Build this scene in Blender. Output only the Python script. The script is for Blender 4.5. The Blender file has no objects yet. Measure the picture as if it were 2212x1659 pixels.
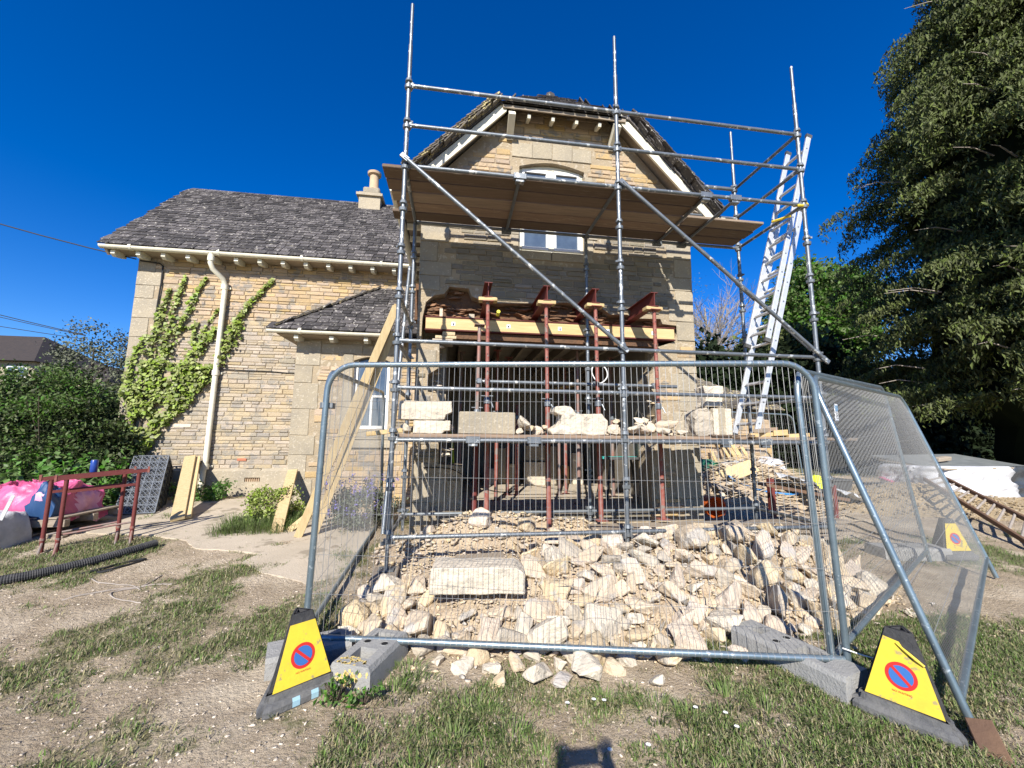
import bpy, bmesh, math, random
import numpy as np
from mathutils import Vector, noise, geometry
random.seed(7); rng = np.random.default_rng(7)
S = bpy.context.scene; COL = S.collection
# ---------------- camera, light, exposure ----------------
EYE = (0.0, 0.0, 1.5); YAW, TILT, ROLL, FPX = 0.140646, 0.130216, 0.0086965, 873.358
cd = bpy.data.cameras.new('camera'); co = bpy.data.objects.new('camera', cd); COL.objects.link(co)
cd.sensor_width = 36; cd.lens = FPX / 2212 * 36; cd.clip_start = 0.05; cd.clip_end = 2000
_f = Vector((math.sin(YAW) * math.cos(TILT), math.cos(YAW) * math.cos(TILT), math.sin(TILT)))
_r = Vector((math.cos(YAW), -math.sin(YAW), 0)); _u = _r.cross(_f)
_r2 = _r * math.cos(ROLL) + _u * math.sin(ROLL); _u2 = -_r * math.sin(ROLL) + _u * math.cos(ROLL)
from mathutils import Matrix
co.matrix_world = Matrix(((_r2.x, _u2.x, -_f.x, EYE[0]), (_r2.y, _u2.y, -_f.y, EYE[1]), (_r2.z, _u2.z, -_f.z, EYE[2]), (0, 0, 0, 1)))
S.camera = co
SUN = Vector((0.31, 1.0, -0.72)).normalized()
sl = bpy.data.lights.new('sun', 'SUN'); sl.energy = 5.0; sl.angle = math.radians(0.5); sl.color = (1.0, 0.96, 0.895)
so = bpy.data.objects.new('sun', sl); COL.objects.link(so); so.rotation_euler = SUN.to_track_quat('-Z', 'Y').to_euler()
W = bpy.data.worlds.new('World'); S.world = W; W.use_nodes = True; wn = W.node_tree.nodes; wl = W.node_tree.links
bg = wn['Background']; sky = wn.new('ShaderNodeTexSky'); sky.sky_type = 'NISHITA'; sky.sun_disc = False
sky.sun_elevation = math.radians(34.5); sky.sun_rotation = math.radians(197.2); sky.altitude = 900; sky.air_density = 1.0; sky.dust_density = 0.2; sky.ozone_density = 5.0
hs = wn.new('ShaderNodeHueSaturation'); hs.inputs['Saturation'].default_value = 1.34; hs.inputs['Value'].default_value = 1.0; hs.inputs['Hue'].default_value = 0.514
wl.new(sky.outputs[0], hs.inputs['Color']); wl.new(hs.outputs[0], bg.inputs[0]); bg.inputs[1].default_value = 0.108
S.view_settings.view_transform = 'Standard'; S.view_settings.look = 'None'; S.view_settings.gamma = 1; S.view_settings.exposure = 0.74
S.view_settings.use_curve_mapping = False
S.cycles.use_denoising = True; S.cycles.max_bounces = 5; S.cycles.diffuse_bounces = 2; S.cycles.transparent_max_bounces = 4
# ---------------- materials ----------------
def mat(name, c1, c2=None, rough=.8, metal=0., scale=8., bump=.0, bscale=30., isl=.0, spot=None, spotamt=.0, spotscale=12., stretch=None, spec=.3, trans=0., detail=5, hue=0.):
    m = bpy.data.materials.new(name); m.use_nodes = True; nt = m.node_tree; N = nt.nodes; L = nt.links; b = N['Principled BSDF']
    b.inputs['Roughness'].default_value = rough; b.inputs['Metallic'].default_value = metal
    b.inputs['Specular IOR Level'].default_value = spec
    geo = N.new('ShaderNodeNewGeometry'); oi = N.new('ShaderNodeObjectInfo'); pos = geo.outputs['Position']
    if stretch:
        tc = N.new('ShaderNodeTexCoord'); mp = N.new('ShaderNodeMapping'); mp.inputs['Scale'].default_value = stretch; L.new(tc.outputs['Object'], mp.inputs[0]); pos = mp.outputs[0]
    def nz(sc, d=detail):
        n = N.new('ShaderNodeTexNoise'); n.inputs['Scale'].default_value = sc; n.inputs['Detail'].default_value = d; n.inputs['Roughness'].default_value = .62; L.new(pos, n.inputs[0]); return n
    def rampf(src, lo, hi):
        r = N.new('ShaderNodeMapRange'); r.inputs[1].default_value = lo; r.inputs[2].default_value = hi; L.new(src, r.inputs[0]); return r.outputs[0]
    def mix(a, bb, f):
        x = N.new('ShaderNodeMix'); x.data_type = 'RGBA'
        if isinstance(a, tuple): x.inputs[6].default_value = (*a, 1)
        else: L.new(a, x.inputs[6])
        if isinstance(bb, tuple): x.inputs[7].default_value = (*bb, 1)
        else: L.new(bb, x.inputs[7])
        if isinstance(f, float): x.inputs[0].default_value = f
        else: L.new(f, x.inputs[0])
        return x.outputs[2]
    col = c1
    if c2: col = mix(c1, c2, rampf(nz(scale).outputs[0], .35, .65))
    if spot: col = mix(col if not isinstance(col, tuple) else col, spot, rampf(nz(spotscale, 3).outputs[0], .72 - spotamt, .78 - spotamt))
    if isl > 0:
        ad = N.new('ShaderNodeMath'); ad.operation = 'ADD'; L.new(geo.outputs['Random Per Island'], ad.inputs[0]); L.new(oi.outputs['Random'], ad.inputs[1])
        fr = N.new('ShaderNodeMath'); fr.operation = 'FRACT'; L.new(ad.outputs[0], fr.inputs[0])
        mr = N.new('ShaderNodeMapRange'); mr.inputs[3].default_value = 1 - isl; mr.inputs[4].default_value = 1 + isl; L.new(fr.outputs[0], mr.inputs[0])
        h = N.new('ShaderNodeHueSaturation'); L.new(mr.outputs[0], h.inputs['Value'])
        if hue:
            wn_ = N.new('ShaderNodeTexWhiteNoise'); wn_.noise_dimensions = '1D'; L.new(fr.outputs[0], wn_.inputs['W'])
            m2 = N.new('ShaderNodeMapRange'); m2.inputs[3].default_value = .5 - hue; m2.inputs[4].default_value = .5 + hue; L.new(wn_.outputs[0], m2.inputs[0]); L.new(m2.outputs[0], h.inputs['Hue'])
            m3 = N.new('ShaderNodeMapRange'); m3.inputs[3].default_value = .75; m3.inputs[4].default_value = 1.15; L.new(wn_.outputs[0], m3.inputs[0]); L.new(m3.outputs[0], h.inputs['Saturation'])
        if isinstance(col, tuple): h.inputs['Color'].default_value = (*col, 1)
        else: L.new(col, h.inputs['Color'])
        col = h.outputs[0]
    if isinstance(col, tuple): b.inputs['Base Color'].default_value = (*col, 1)
    else: L.new(col, b.inputs['Base Color'])
    if bump:
        bn = N.new('ShaderNodeBump'); bn.inputs['Strength'].default_value = bump; bn.inputs['Distance'].default_value = .02; L.new(nz(bscale, 6).outputs[0], bn.inputs['Height']); L.new(bn.outputs[0], b.inputs['Normal'])
    if trans:
        t = N.new('ShaderNodeBsdfTranslucent'); ms = N.new('ShaderNodeMixShader'); ms.inputs[0].default_value = trans
        if isinstance(col, tuple): t.inputs[0].default_value = (*col, 1)
        else: L.new(col, t.inputs[0])
        L.new(b.outputs[0], ms.inputs[1]); L.new(t.outputs[0], ms.inputs[2]); L.new(ms.outputs[0], N['Material Output'].inputs[0])
    return m
M = dict(
 stone=mat('weathered_stone', (.43, .335, .215), (.38, .315, .225), .92, scale=1.1, bump=1., bscale=38, isl=.11, hue=.006, spot=(.30, .26, .20), spotamt=.2, spotscale=4),
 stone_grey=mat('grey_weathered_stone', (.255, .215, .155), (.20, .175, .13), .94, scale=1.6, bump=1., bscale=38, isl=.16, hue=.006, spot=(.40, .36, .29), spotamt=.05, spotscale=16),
 stone_warm=mat('warm_stone', (.46, .325, .175), (.39, .285, .175), .92, scale=3, bump=.8, bscale=38, isl=.14, hue=.006, spot=(.26, .22, .17), spotamt=.17, spotscale=4),
 mortar=mat('lime_mortar', (.38, .30, .195), (.30, .24, .16), .95, scale=6, bump=.9, bscale=50, spot=(.44, .37, .27), spotamt=.17),
 ashlar=mat('dressed_stone', (.375, .315, .22), (.29, .25, .185), .9, scale=2.5, bump=.6, bscale=36, isl=.08, spot=(.45, .39, .29), spotamt=.13, spotscale=30),
 rubble=mat('cream_limestone', (.59, .46, .305), (.50, .40, .275), .93, scale=6, bump=1., bscale=24, isl=.14, hue=.006, spot=(.46, .41, .34), spotamt=.15, spotscale=5),
 rubble_w=mat('pale_limestone', (.61, .525, .40), (.52, .45, .345), .93, scale=6, bump=.9, bscale=28, isl=.08, spot=(.42, .37, .29), spotamt=.15, spotscale=9),
 rubble_g=mat('grey_limestone', (.41, .355, .28), (.47, .40, .30), .93, scale=7, bump=.9, bscale=28, isl=.1),
 dust=mat('stone_dust', (.53, .42, .285), (.44, .345, .235), .97, scale=9, bump=1., bscale=40, spot=(.42, .31, .2), spotamt=.16),
 core=mat('brown_core_stone', (.24, .125, .065), (.17, .10, .06), .95, scale=8, bump=1., bscale=30, isl=.4),
 slate=mat('stone_slate', (.062, .056, .055), (.088, .078, .072), .85, scale=14, bump=.5, bscale=60, isl=.55, spot=(.40, .37, .31), spotamt=.115, spotscale=20),
 slate_warm=mat('lichen_slate', (.10, .085, .07), (.14, .12, .09), .85, scale=14, bump=.5, bscale=60, isl=.45, spot=(.44, .36, .16), spotamt=.15, spotscale=14),
 cream=mat('cream_paint', (.74, .70, .55), (.66, .61, .47), .55, scale=10, spot=(.36, .31, .23), spotamt=.06, spotscale=24, bump=.1),
 white=mat('white_paint', (.80, .79, .74), None, .45),
 galv=mat('galvanised_steel', (.20, .215, .225), (.15, .165, .175), .46, .6, scale=12, spot=(.60, .60, .56), spotamt=.14, spotscale=11, bump=.08, bscale=80, spec=.5),
 galvdark=mat('dull_galvanised_steel', (.15, .165, .175), (.20, .215, .22), .5, .5, scale=8, spot=(.38, .38, .36), spotamt=.07, spotscale=30, spec=.5),
 fence=mat('fence_tube_steel', (.24, .30, .33), (.18, .235, .265), .36, .65, scale=9, spot=(.50, .54, .55), spotamt=.1, spotscale=26, spec=.5),
 wire=mat('wire_steel', (.29, .285, .27), None, .5, .4),
 redsteel=mat('red_oxide_paint', (.15, .034, .027), (.13, .03, .026), .62, scale=10, bump=.15, bscale=50),
 prop=mat('worn_red_paint', (.24, .062, .045), (.30, .13, .10), .65, .1, scale=14, spot=(.22, .17, .14), spotamt=.17, spotscale=12, bump=.15),
 propgrey=mat('worn_grey_prop', (.24, .21, .18), (.30, .14, .11), .6, .3, scale=8),
 board=mat('weathered_board', (.235, .165, .11), (.17, .12, .085), .85, scale=3, stretch=(1, 14, 14), bump=.25, bscale=12, isl=.42, spot=(.33, .27, .20), spotamt=.1, spotscale=4),
 board2=mat('pale_weathered_board', (.30, .225, .155), (.22, .165, .12), .85, scale=3, stretch=(1, 14, 14), bump=.25, bscale=12, isl=.2),
 board3=mat('dark_weathered_board', (.18, .125, .085), (.14, .10, .07), .85, scale=3, stretch=(1, 14, 14), bump=.25, bscale=12, isl=.2),
 timber=mat('new_timber', (.56, .41, .205), (.47, .325, .145), .7, scale=2, stretch=(1.2, 14, 14), bump=.04, isl=.08, spot=(.34, .2, .09), spotamt=.06, spotscale=3),
 timber2=mat('yellow_timber', (.56, .43, .23), (.48, .35, .175), .7, scale=2, stretch=(16, 16, 1.), bump=.03, detail=3, isl=.08),
 oldwood=mat('old_grey_wood', (.34, .28, .21), (.26, .21, .155), .9, scale=4, stretch=(1, 9, 9), bump=.3, isl=.15),
 brownwood=mat('dark_brown_wood', (.17, .10, .058), (.12, .07, .045), .8, scale=5, bump=.3),
 alu=mat('ladder_aluminium', (.62, .63, .64), (.52, .53, .54), .42, .4, scale=20, spec=.5),
 glass=mat('window_glass', (.05, .07, .10), (.09, .12, .16), .08, scale=3, spec=.8),
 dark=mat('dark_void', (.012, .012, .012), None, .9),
 plaster=mat('interior_plaster', (.30, .27, .22), (.22, .19, .15), .95, scale=3, bump=.3),
 concrete=mat('pale_concrete', (.43, .36, .265), (.50, .42, .315), .95, scale=2.5, bump=.5, bscale=50, spot=(.30, .25, .18), spotamt=.16, spotscale=3),
 block=mat('grey_block', (.26, .255, .24), (.32, .31, .285), .9, scale=10, bump=.5, bscale=70),
 yellowp=mat('spilt_yellow_paint', (.62, .47, .17), None, .8),
 yellow=mat('yellow_plastic', (.74, .54, .045), (.62, .45, .05), .5, scale=5, spot=(.36, .29, .12), spotamt=.10, spotscale=16, bump=.12, bscale=20),
 blackr=mat('black_rubber', (.035, .035, .036), (.065, .062, .06), .75, scale=12, bump=.4, bscale=60),
 greyr=mat('dusty_rubber', (.10, .10, .10), (.15, .145, .135), .85, scale=12, bump=.4, bscale=60),
 paleblue=mat('pale_blue_tape', (.30, .46, .52), None, .6),
 signred=mat('sign_red', (.55, .03, .025), None, .4), signblue=mat('sign_blue', (.045, .14, .38), None, .35),
 blue=mat('blue_can_paint', (.015, .05, .25), None, .3, spec=.6), bluepipe=mat('blue_water_pipe', (.04, .22, .52), None, .45),
 pink=mat('pink_tarp', (.56, .105, .225), (.47, .07, .165), .45, scale=3, bump=.4, bscale=9, spec=.5),
 pinkpale=mat('faded_pink_tarp', (.66, .27, .38), (.72, .38, .47), .42, scale=3),
 navy=mat('dark_blue_print', (.02, .06, .15), None, .5), blacksheet=mat('black_polythene', (.03, .034, .04), (.06, .065, .07), .25, scale=4, bump=.5, bscale=10, spec=.7),
 greyplastic=mat('grey_crate_plastic', (.20, .215, .235), (.14, .15, .165), .45, scale=8, spec=.5),
 darkplastic=mat('dark_crate_plastic', (.05, .05, .05), (.09, .09, .085), .6, scale=10),
 whitebag=mat('white_woven_bag', (.60, .60, .60), (.48, .48, .50), .6, scale=5, bump=.5, bscale=14),
 greybag=mat('grey_plastic_sheet', (.36, .36, .36), (.52, .52, .51), .4, scale=5, bump=.6, bscale=14, spec=.5),
 greenbag=mat('green_sack', (.03, .16, .09), None, .5), orange=mat('orange_plastic', (.52, .11, .02), None, .5),
 hivis=mat('hi_vis_yellow', (.62, .72, .03), None, .6), capy=mat('yellow_cap', (.85, .72, .06), None, .5),
 terra=mat('buff_clay', (.50, .36, .22), (.42, .30, .19), .8, scale=8),
 soil=mat('heap_soil', (.40, .30, .17), (.31, .235, .14), .97, scale=6, bump=1.2, bscale=30, spot=(.54, .46, .34), spotamt=.14, spotscale=30),
 pebble=mat('pale_pebble', (.52, .44, .34), None, .9, isl=.3),
 bark=mat('bark', (.085, .065, .045), (.14, .11, .08), .95, scale=14, bump=.8),
 paletwig=mat('pale_twig', (.36, .31, .26), (.27, .23, .19), .9, scale=8),
 lath=mat('splintered_lath', (.50, .40, .27), (.38, .29, .19), .9, scale=5, isl=.25),
 grass=mat('grass_blade', (.15, .20, .058), None, .75, isl=.45, hue=.03, trans=.25, spec=.2),
 grassdry=mat('dry_grass_blade', (.31, .265, .15), None, .8, isl=.35, hue=.02, trans=.2, spec=.2),
 ivy=mat('ivy_leaf', (.225, .275, .05), None, .5, isl=.45, hue=.025, trans=.18, spec=.4),
 shrub=mat('shrub_leaf', (.068, .095, .026), None, .6, isl=.7, hue=.03, trans=.15),
 nettle=mat('bright_green_leaf', (.10, .20, .035), None, .55, isl=.35, hue=.02, trans=.25),
 conifer=mat('conifer_spray', (.088, .106, .031), None, .75, isl=.5, hue=.012, trans=.1, spec=.2),
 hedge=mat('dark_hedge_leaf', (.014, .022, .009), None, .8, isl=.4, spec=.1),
 bright=mat('spring_leaf', (.085, .15, .025), None, .6, isl=.4, hue=.03, trans=.3),
 greyleaf=mat('grey_green_leaf', (.12, .135, .09), None, .7, isl=.35, trans=.15),
 roofdark=mat('dark_brown_roof', (.055, .043, .036), (.04, .033, .03), .9, scale=8, bump=.4),
 budtwig=mat('budding_twig_leaf', (.125, .135, .085), None, .8, isl=.35),
 violet=mat('violet_flower', (.22, .18, .50), None, .6),
 daisy=mat('daisy_petal', (.85, .85, .80), None, .6),
 paper=mat('white_label', (.85, .86, .88), None, .5), paperblue=mat('label_blue', (.16, .33, .50), None, .5),
 teal=mat('teal_plastic', (.05, .40, .36), None, .4), cablem=mat('black_cable', (.02, .02, .02), None, .6),
 innerred=mat('inner_red_flange', (.10, .022, .018), None, .7), lichen=mat('yellow_lichen_tile', (.40, .31, .09), None, .9, isl=.3),
 brick=mat('red_brick', (.42, .16, .09), None, .9), sheet=mat('dark_grey_board', (.14, .15, .145), (.20, .21, .20), .7, scale=4),
)
# ---------------- object helpers ----------------
ORG = {}
def link(o, parent=None):
    COL.objects.link(o)
    if parent is not None: o.parent = parent
    return o
def meta(o, label=None, cat=None, group=None, kind=None):
    if label: o['label'] = label
    if cat: o['category'] = cat
    if group: o['group'] = group
    if kind: o['kind'] = kind
    return o
def thing(name, label, cat, loc=(0, 0, 0), group=None):
    o = bpy.data.objects.new(name, None); o.empty_display_size = .1; o.location = loc; link(o); ORG[o.name] = Vector(loc)
    return meta(o, label, cat, group)
class MB:
    def __init__(s): s.v = []; s.f = []; s.mi = []; s.m = 0
    def add(s, vs, fs):
        n = len(s.v); s.v += [tuple(v) for v in vs]; s.f += [tuple(n + i for i in f) for f in fs]; s.mi += [s.m] * len(fs); return s
    def box(s, x0, x1, y0, y1, z0, z1, ch=0):
        if ch: return s.obox(((x0 + x1) / 2, (y0 + y1) / 2, (z0 + z1) / 2), (1, 0, 0), (0, 1, 0), (0, 0, 1), abs(x1 - x0), abs(y1 - y0), abs(z1 - z0), ch)
        return s.add([(x0, y0, z0), (x1, y0, z0), (x1, y1, z0), (x0, y1, z0), (x0, y0, z1), (x1, y0, z1), (x1, y1, z1), (x0, y1, z1)], [(0, 3, 2, 1), (4, 5, 6, 7), (0, 1, 5, 4), (1, 2, 6, 5), (2, 3, 7, 6), (3, 0, 4, 7)])
    def obox(s, c, a, b, d, la, lb, ld, ch=0):
        c = Vector(c); a = Vector(a).normalized(); b = Vector(b).normalized(); d = Vector(d).normalized()
        if ch:   # chamfered box: 24 verts
            h = (la / 2, lb / 2, ld / 2); A = (a, b, d); vs = []; ix = {}
            for sx in (-1, 1):
                for sy in (-1, 1):
                    for sz in (-1, 1):
                        sg = (sx, sy, sz)
                        for k in range(3):
                            p = c.copy()
                            for q in range(3): p += A[q] * sg[q] * (h[q] - (0 if q == k else ch))
                            ix[(sx, sy, sz, k)] = len(vs); vs.append(p)
            fs = []
            for k in range(3):
                i, j = (k + 1) % 3, (k + 2) % 3
                for sg in (-1, 1):
                    q = []
                    for (u, w) in ((-1, -1), (1, -1), (1, 1), (-1, 1)):
                        t = [0, 0, 0]; t[k] = sg; t[i] = u; t[j] = w; q.append(ix[(*t, k)])
                    fs.append(tuple(q) if sg > 0 else tuple(q[::-1]))
                for u in (-1, 1):
                    for w in (-1, 1):
                        t0 = [0, 0, 0]; t0[i] = u; t0[j] = w; t0[k] = -1; t1 = list(t0); t1[k] = 1
                        q = (ix[(*t0, i)], ix[(*t1, i)], ix[(*t1, j)], ix[(*t0, j)]); fs.append(q if u * w < 0 else q[::-1])
            for sx in (-1, 1):
                for sy in (-1, 1):
                    for sz in (-1, 1):
                        q = (ix[(sx, sy, sz, 0)], ix[(sx, sy, sz, 1)], ix[(sx, sy, sz, 2)]); fs.append(q if sx * sy * sz > 0 else q[::-1])
            return s.add(vs, fs)
        vs = []
        for kz in (-.5, .5):
            for (ky, kx) in ((-.5, -.5), (-.5, .5), (.5, .5), (.5, -.5)): vs.append(c + a * la * kx + b * lb * ky + d * ld * kz)
        return s.add(vs, [(0, 3, 2, 1), (4, 5, 6, 7), (0, 1, 5, 4), (1, 2, 6, 5), (2, 3, 7, 6), (3, 0, 4, 7)])
    def bar(s, p0, p1, w, h, up=(0, 0, 1), ch=0):
        p0 = Vector(p0); p1 = Vector(p1); a = (p1 - p0); L = a.length; a.normalize(); b = Vector(up).cross(a)
        if b.length < 1e-4: b = Vector((1, 0, 0)).cross(a)
        b.normalize(); d = a.cross(b); return s.obox((p0 + p1) / 2, a, b, d, L, w, h, ch)
    def tube(s, pts, r, n=10, cap=True, r1=None):
        pts = [Vector(p) for p in pts]; vs = []; fs = []; K = len(pts); prev = None
        for i, p in enumerate(pts):
            t = (pts[min(i + 1, K - 1)] - pts[max(i - 1, 0)]).normalized()
            if prev is None:
                u = t.cross(Vector((0, 0, 1)))
                if u.length < .05: u = t.cross(Vector((0, 1, 0)))
            else: u = prev - t * prev.dot(t)
            u.normalize(); prev = u; w = t.cross(u); rr = r if r1 is None else r + (r1 - r) * i / (K - 1)
            if isinstance(r, (list, tuple)): rr = r[i]
            for k in range(n):
                a = 2 * math.pi * k / n; vs.append(p + (u * math.cos(a) + w * math.sin(a)) * rr)
        for i in range(K - 1):
            for k in range(n): fs.append((i * n + k, i * n + (k + 1) % n, (i + 1) * n + (k + 1) % n, (i + 1) * n + k))
        if cap: fs.append(tuple(range(n))[::-1]); fs.append(tuple((K - 1) * n + k for k in range(n)))
        return s.add(vs, fs)
    def prism(s, poly, off):
        off = Vector(off); n = len(poly); poly = [Vector(p) for p in poly]
        s.add(poly + [p + off for p in poly], [tuple(range(n)), tuple(range(n, 2 * n))[::-1]] + [((i + 1) % n, i, n + i, n + (i + 1) % n) for i in range(n)]); return s
    def build(s, name, m, parent=None, smooth=False, origin=None):
        if not s.v: return None
        v = np.array(s.v, dtype=np.float64)
        if parent is not None: o0 = np.array(ORG[parent.name])
        elif origin is not None: o0 = np.array(origin, float)
        else: o0 = np.array([(v[:, 0].min() + v[:, 0].max()) / 2, (v[:, 1].min() + v[:, 1].max()) / 2, v[:, 2].min()])
        me = bpy.data.meshes.new(name); me.from_pydata((v - o0).tolist(), [], s.f)
        for mm in (m if isinstance(m, (list, tuple)) else [m]): me.materials.append(M[mm])
        if isinstance(m, (list, tuple)): me.polygons.foreach_set('material_index', s.mi)
        if smooth:
            me.polygons.foreach_set('use_smooth', [True] * len(me.polygons)); me.set_sharp_from_angle(angle=math.radians(40))
        me.validate(); me.update()
        o = bpy.data.objects.new(name, me); link(o, parent)
        if parent is None: o.location = o0.tolist()
        ORG[o.name] = Vector(o0.tolist()); return o
def fastmesh(name, V, F, m, parent=None, smooth=False):
    """V (n,3), F (k,3 or 4) -> one mesh, quick"""
    o0 = np.array(ORG[parent.name]) if parent is not None else np.zeros(3)
    me = bpy.data.meshes.new(name); V = (V - o0).astype(np.float32); k = F.shape[1]
    me.vertices.add(len(V)); me.vertices.foreach_set('co', V.ravel()); me.loops.add(F.size); me.loops.foreach_set('vertex_index', F.astype(np.int32).ravel())
    me.polygons.add(len(F)); me.polygons.foreach_set('loop_start', np.arange(0, F.size, k, dtype=np.int32))
    me.update(calc_edges=True); me.materials.append(M[m])
    if smooth: me.polygons.foreach_set('use_smooth', np.ones(len(F), bool))
    o = bpy.data.objects.new(name, me); link(o, parent); ORG[o.name] = Vector(o0.tolist()); return o
def unit(a): return a / np.maximum(np.linalg.norm(a, axis=-1, keepdims=True), 1e-9)
def leaves(P, size, name, m, parent=None, aspect=.6, droop=0., nrm=None, nspread=1., fold=.25):
    """diamond leaves at points P, 2 tris each, folded along the midrib"""
    n = len(P); d = unit(rng.normal(size=(n, 3)) + np.array([0, 0, -droop])); N = rng.normal(size=(n, 3)) * nspread
    if nrm is not None: N = N + nrm
    N = unit(N); d = unit(d - N * (d * N).sum(1, keepdims=True)); w = np.cross(N, d)
    sz = size * rng.uniform(.6, 1.35, (n, 1)); a = P - d * sz * .5; b = P + d * sz * .5; c = P + w * sz * aspect * .5 - d * sz * .1 + N * sz * fold * .5; e = P - w * sz * aspect * .5 - d * sz * .1 + N * sz * fold * .5
    V = np.stack([a, e, b, c], 1).reshape(-1, 3); i = np.arange(n)[:, None] * 4
    F = np.concatenate([i + np.array([[0, 1, 2]]), i + np.array([[0, 2, 3]])], 1).reshape(-1, 3)
    return fastmesh(name, V, F, m, parent)
def sm(a, b, x):
    t = min(1, max(0, (x - a) / (b - a))); return t * t * (3 - 2 * t)
def fbm(x, y, z=0., s=1., o=4): return noise.fractal(Vector((x * s, y * s, z)), .6, 2.1, o)
def gz(x, y):
    z = .06 * min(5.5, max(0, y - 3)) + .014 * fbm(x, y, 3.1, 2.2, 3) + .008 * fbm(x, y, 1.7, 8, 2)
    return z
# ---------------- rocks ----------------
def hull_mesh(name, seed, n=16, box=(1, .75, .55), rough=.0, bev=.05, mats='rubble'):
    r = random.Random(seed); bm = bmesh.new()
    for i in range(n):
        p = Vector([r.uniform(-1, 1) for _ in range(3)]); m = max(abs(c) for c in p); p = p / (m ** .75) if m > 0 else p
        bm.verts.new((p.x * .5 * box[0], p.y * .5 * box[1], p.z * .5 * box[2]))
    h = bmesh.ops.convex_hull(bm, input=bm.verts); bmesh.ops.delete(bm, geom=[v for v in bm.verts if not v.link_faces], context='VERTS')
    bmesh.ops.dissolve_limit(bm, angle_limit=.32, verts=bm.verts, edges=bm.edges)
    if bev: bmesh.ops.bevel(bm, geom=list(bm.edges), offset=bev, segments=1, affect='EDGES', profile=.6)
    if rough:
        bmesh.ops.triangulate(bm, faces=bm.faces)
        bmesh.ops.subdivide_edges(bm, edges=[e for e in bm.edges if e.calc_length() > .13], cuts=1)
        bmesh.ops.triangulate(bm, faces=bm.faces)
        bmesh.ops.subdivide_edges(bm, edges=[e for e in bm.edges if e.calc_length() > .16], cuts=1)
        bmesh.ops.triangulate(bm, faces=bm.faces)
        for v in bm.verts:
            c = v.co; v.co += c.normalized() * (rough * noise.noise(c * 3.1 + Vector((seed, 0, 0))) + rough * .5 * noise.noise(c * 8 + Vector((0, seed, 0))))
    me = bpy.data.meshes.new(name); bm.to_mesh(me); bm.free(); me.materials.append(M[mats]); return me
ROCKS = {k: [hull_mesh('rock', 11 * i + j, 12 + i % 5, (1, .82 - .08 * (i % 3), .66 - .09 * (i % 4)), .06, .03 if i % 2 else .045, k) for i in range(7)] for j, k in enumerate(('rubble', 'rubble_w', 'rubble_g'))}
LOW = [hull_mesh('crumb', 200 + i, 9, (1, .8, .6), 0, 0, 'rubble') for i in range(8)]
def lowarrays():
    out = []
    for me in LOW:
        bm = bmesh.new(); bm.from_mesh(me); bmesh.ops.triangulate(bm, faces=bm.faces)
        bm.verts.ensure_lookup_table(); out.append((np.array([v.co[:] for v in bm.verts]), np.array([[v.index for v in f.verts] for f in bm.faces]))); bm.free()
    return out
LOWA = lowarrays()
def crumbs(P, sizes, name, m, parent=None, flat=1.):
    V = []; F = []; n0 = 0
    for k, (p, s) in enumerate(zip(P, sizes)):
        v, f = LOWA[k % len(LOWA)]; a = random.uniform(0, 6.28); b = random.uniform(-.5, .5); ca, sa, cb, sb = math.cos(a), math.sin(a), math.cos(b), math.sin(b)
        R = np.array([[ca, -sa, 0], [sa, ca, 0], [0, 0, 1]]) @ np.array([[1, 0, 0], [0, cb, -sb], [0, sb, cb]])
        vv = (v * [s, s * random.uniform(.6, 1), s * flat]) @ R.T + p; V.append(vv); F.append(f + n0); n0 += len(v)
    return fastmesh(name, np.concatenate(V), np.concatenate(F), m, parent)
def rock(loc, size, rot=None, m='rubble', name='rubble_stone', label=None, cat='stone', group=None, k=None, sc=None):
    me = ROCKS[m][random.randrange(7) if k is None else k]; o = bpy.data.objects.new(name, me); o.location = loc
    o.rotation_euler = rot or (random.uniform(-.6, .6), random.uniform(-.5, .5), random.uniform(0, 6.28))
    o.scale = sc or (size, size * random.uniform(.8, 1.1), size * random.uniform(.8, 1.15)); link(o); return meta(o, label, cat, group)
# ---------------- masonry ----------------
def inside(poly, x, z):
    c = False; n = len(poly)
    for i in range(n):
        (x1, z1), (x2, z2) = poly[i], poly[(i + 1) % n]
        if (z1 > z) != (z2 > z) and x < (x2 - x1) * (z - z1) / (z2 - z1) + x1: c = not c
    return c
def stone_block(mb, x0, x1, z0, z1, y, d, ch=.008, flip=1):
    j = lambda a: random.uniform(-a, a); e = min(.006, (z1 - z0) * .06); f = y - flip * d
    o = [(x0, y, z0), (x1, y, z0), (x1, y, z1), (x0, y, z1)]
    q = [(x0 + j(e), f + flip * ch + j(.001), z0 + j(e)), (x1 + j(e), f + flip * ch, z0 + j(e)), (x1 + j(e), f + flip * ch, z1 + j(e)), (x0 + j(e), f + flip * ch, z1 + j(e))]
    t = [(q[0][0] + ch, f + j(.003), q[0][2] + ch), (q[1][0] - ch, f + j(.003), q[1][2] + ch), (q[2][0] - ch, f + j(.003), q[2][2] - ch), (q[3][0] + ch, f + j(.003), q[3][2] - ch)]
    mb.add(o + q + t, [(0, 1, 5, 4), (1, 2, 6, 5), (2, 3, 7, 6), (3, 0, 4, 7), (4, 5, 9, 8), (5, 6, 10, 9), (6, 7, 11, 10), (7, 4, 8, 11), (8, 9, 10, 11)])
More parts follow.
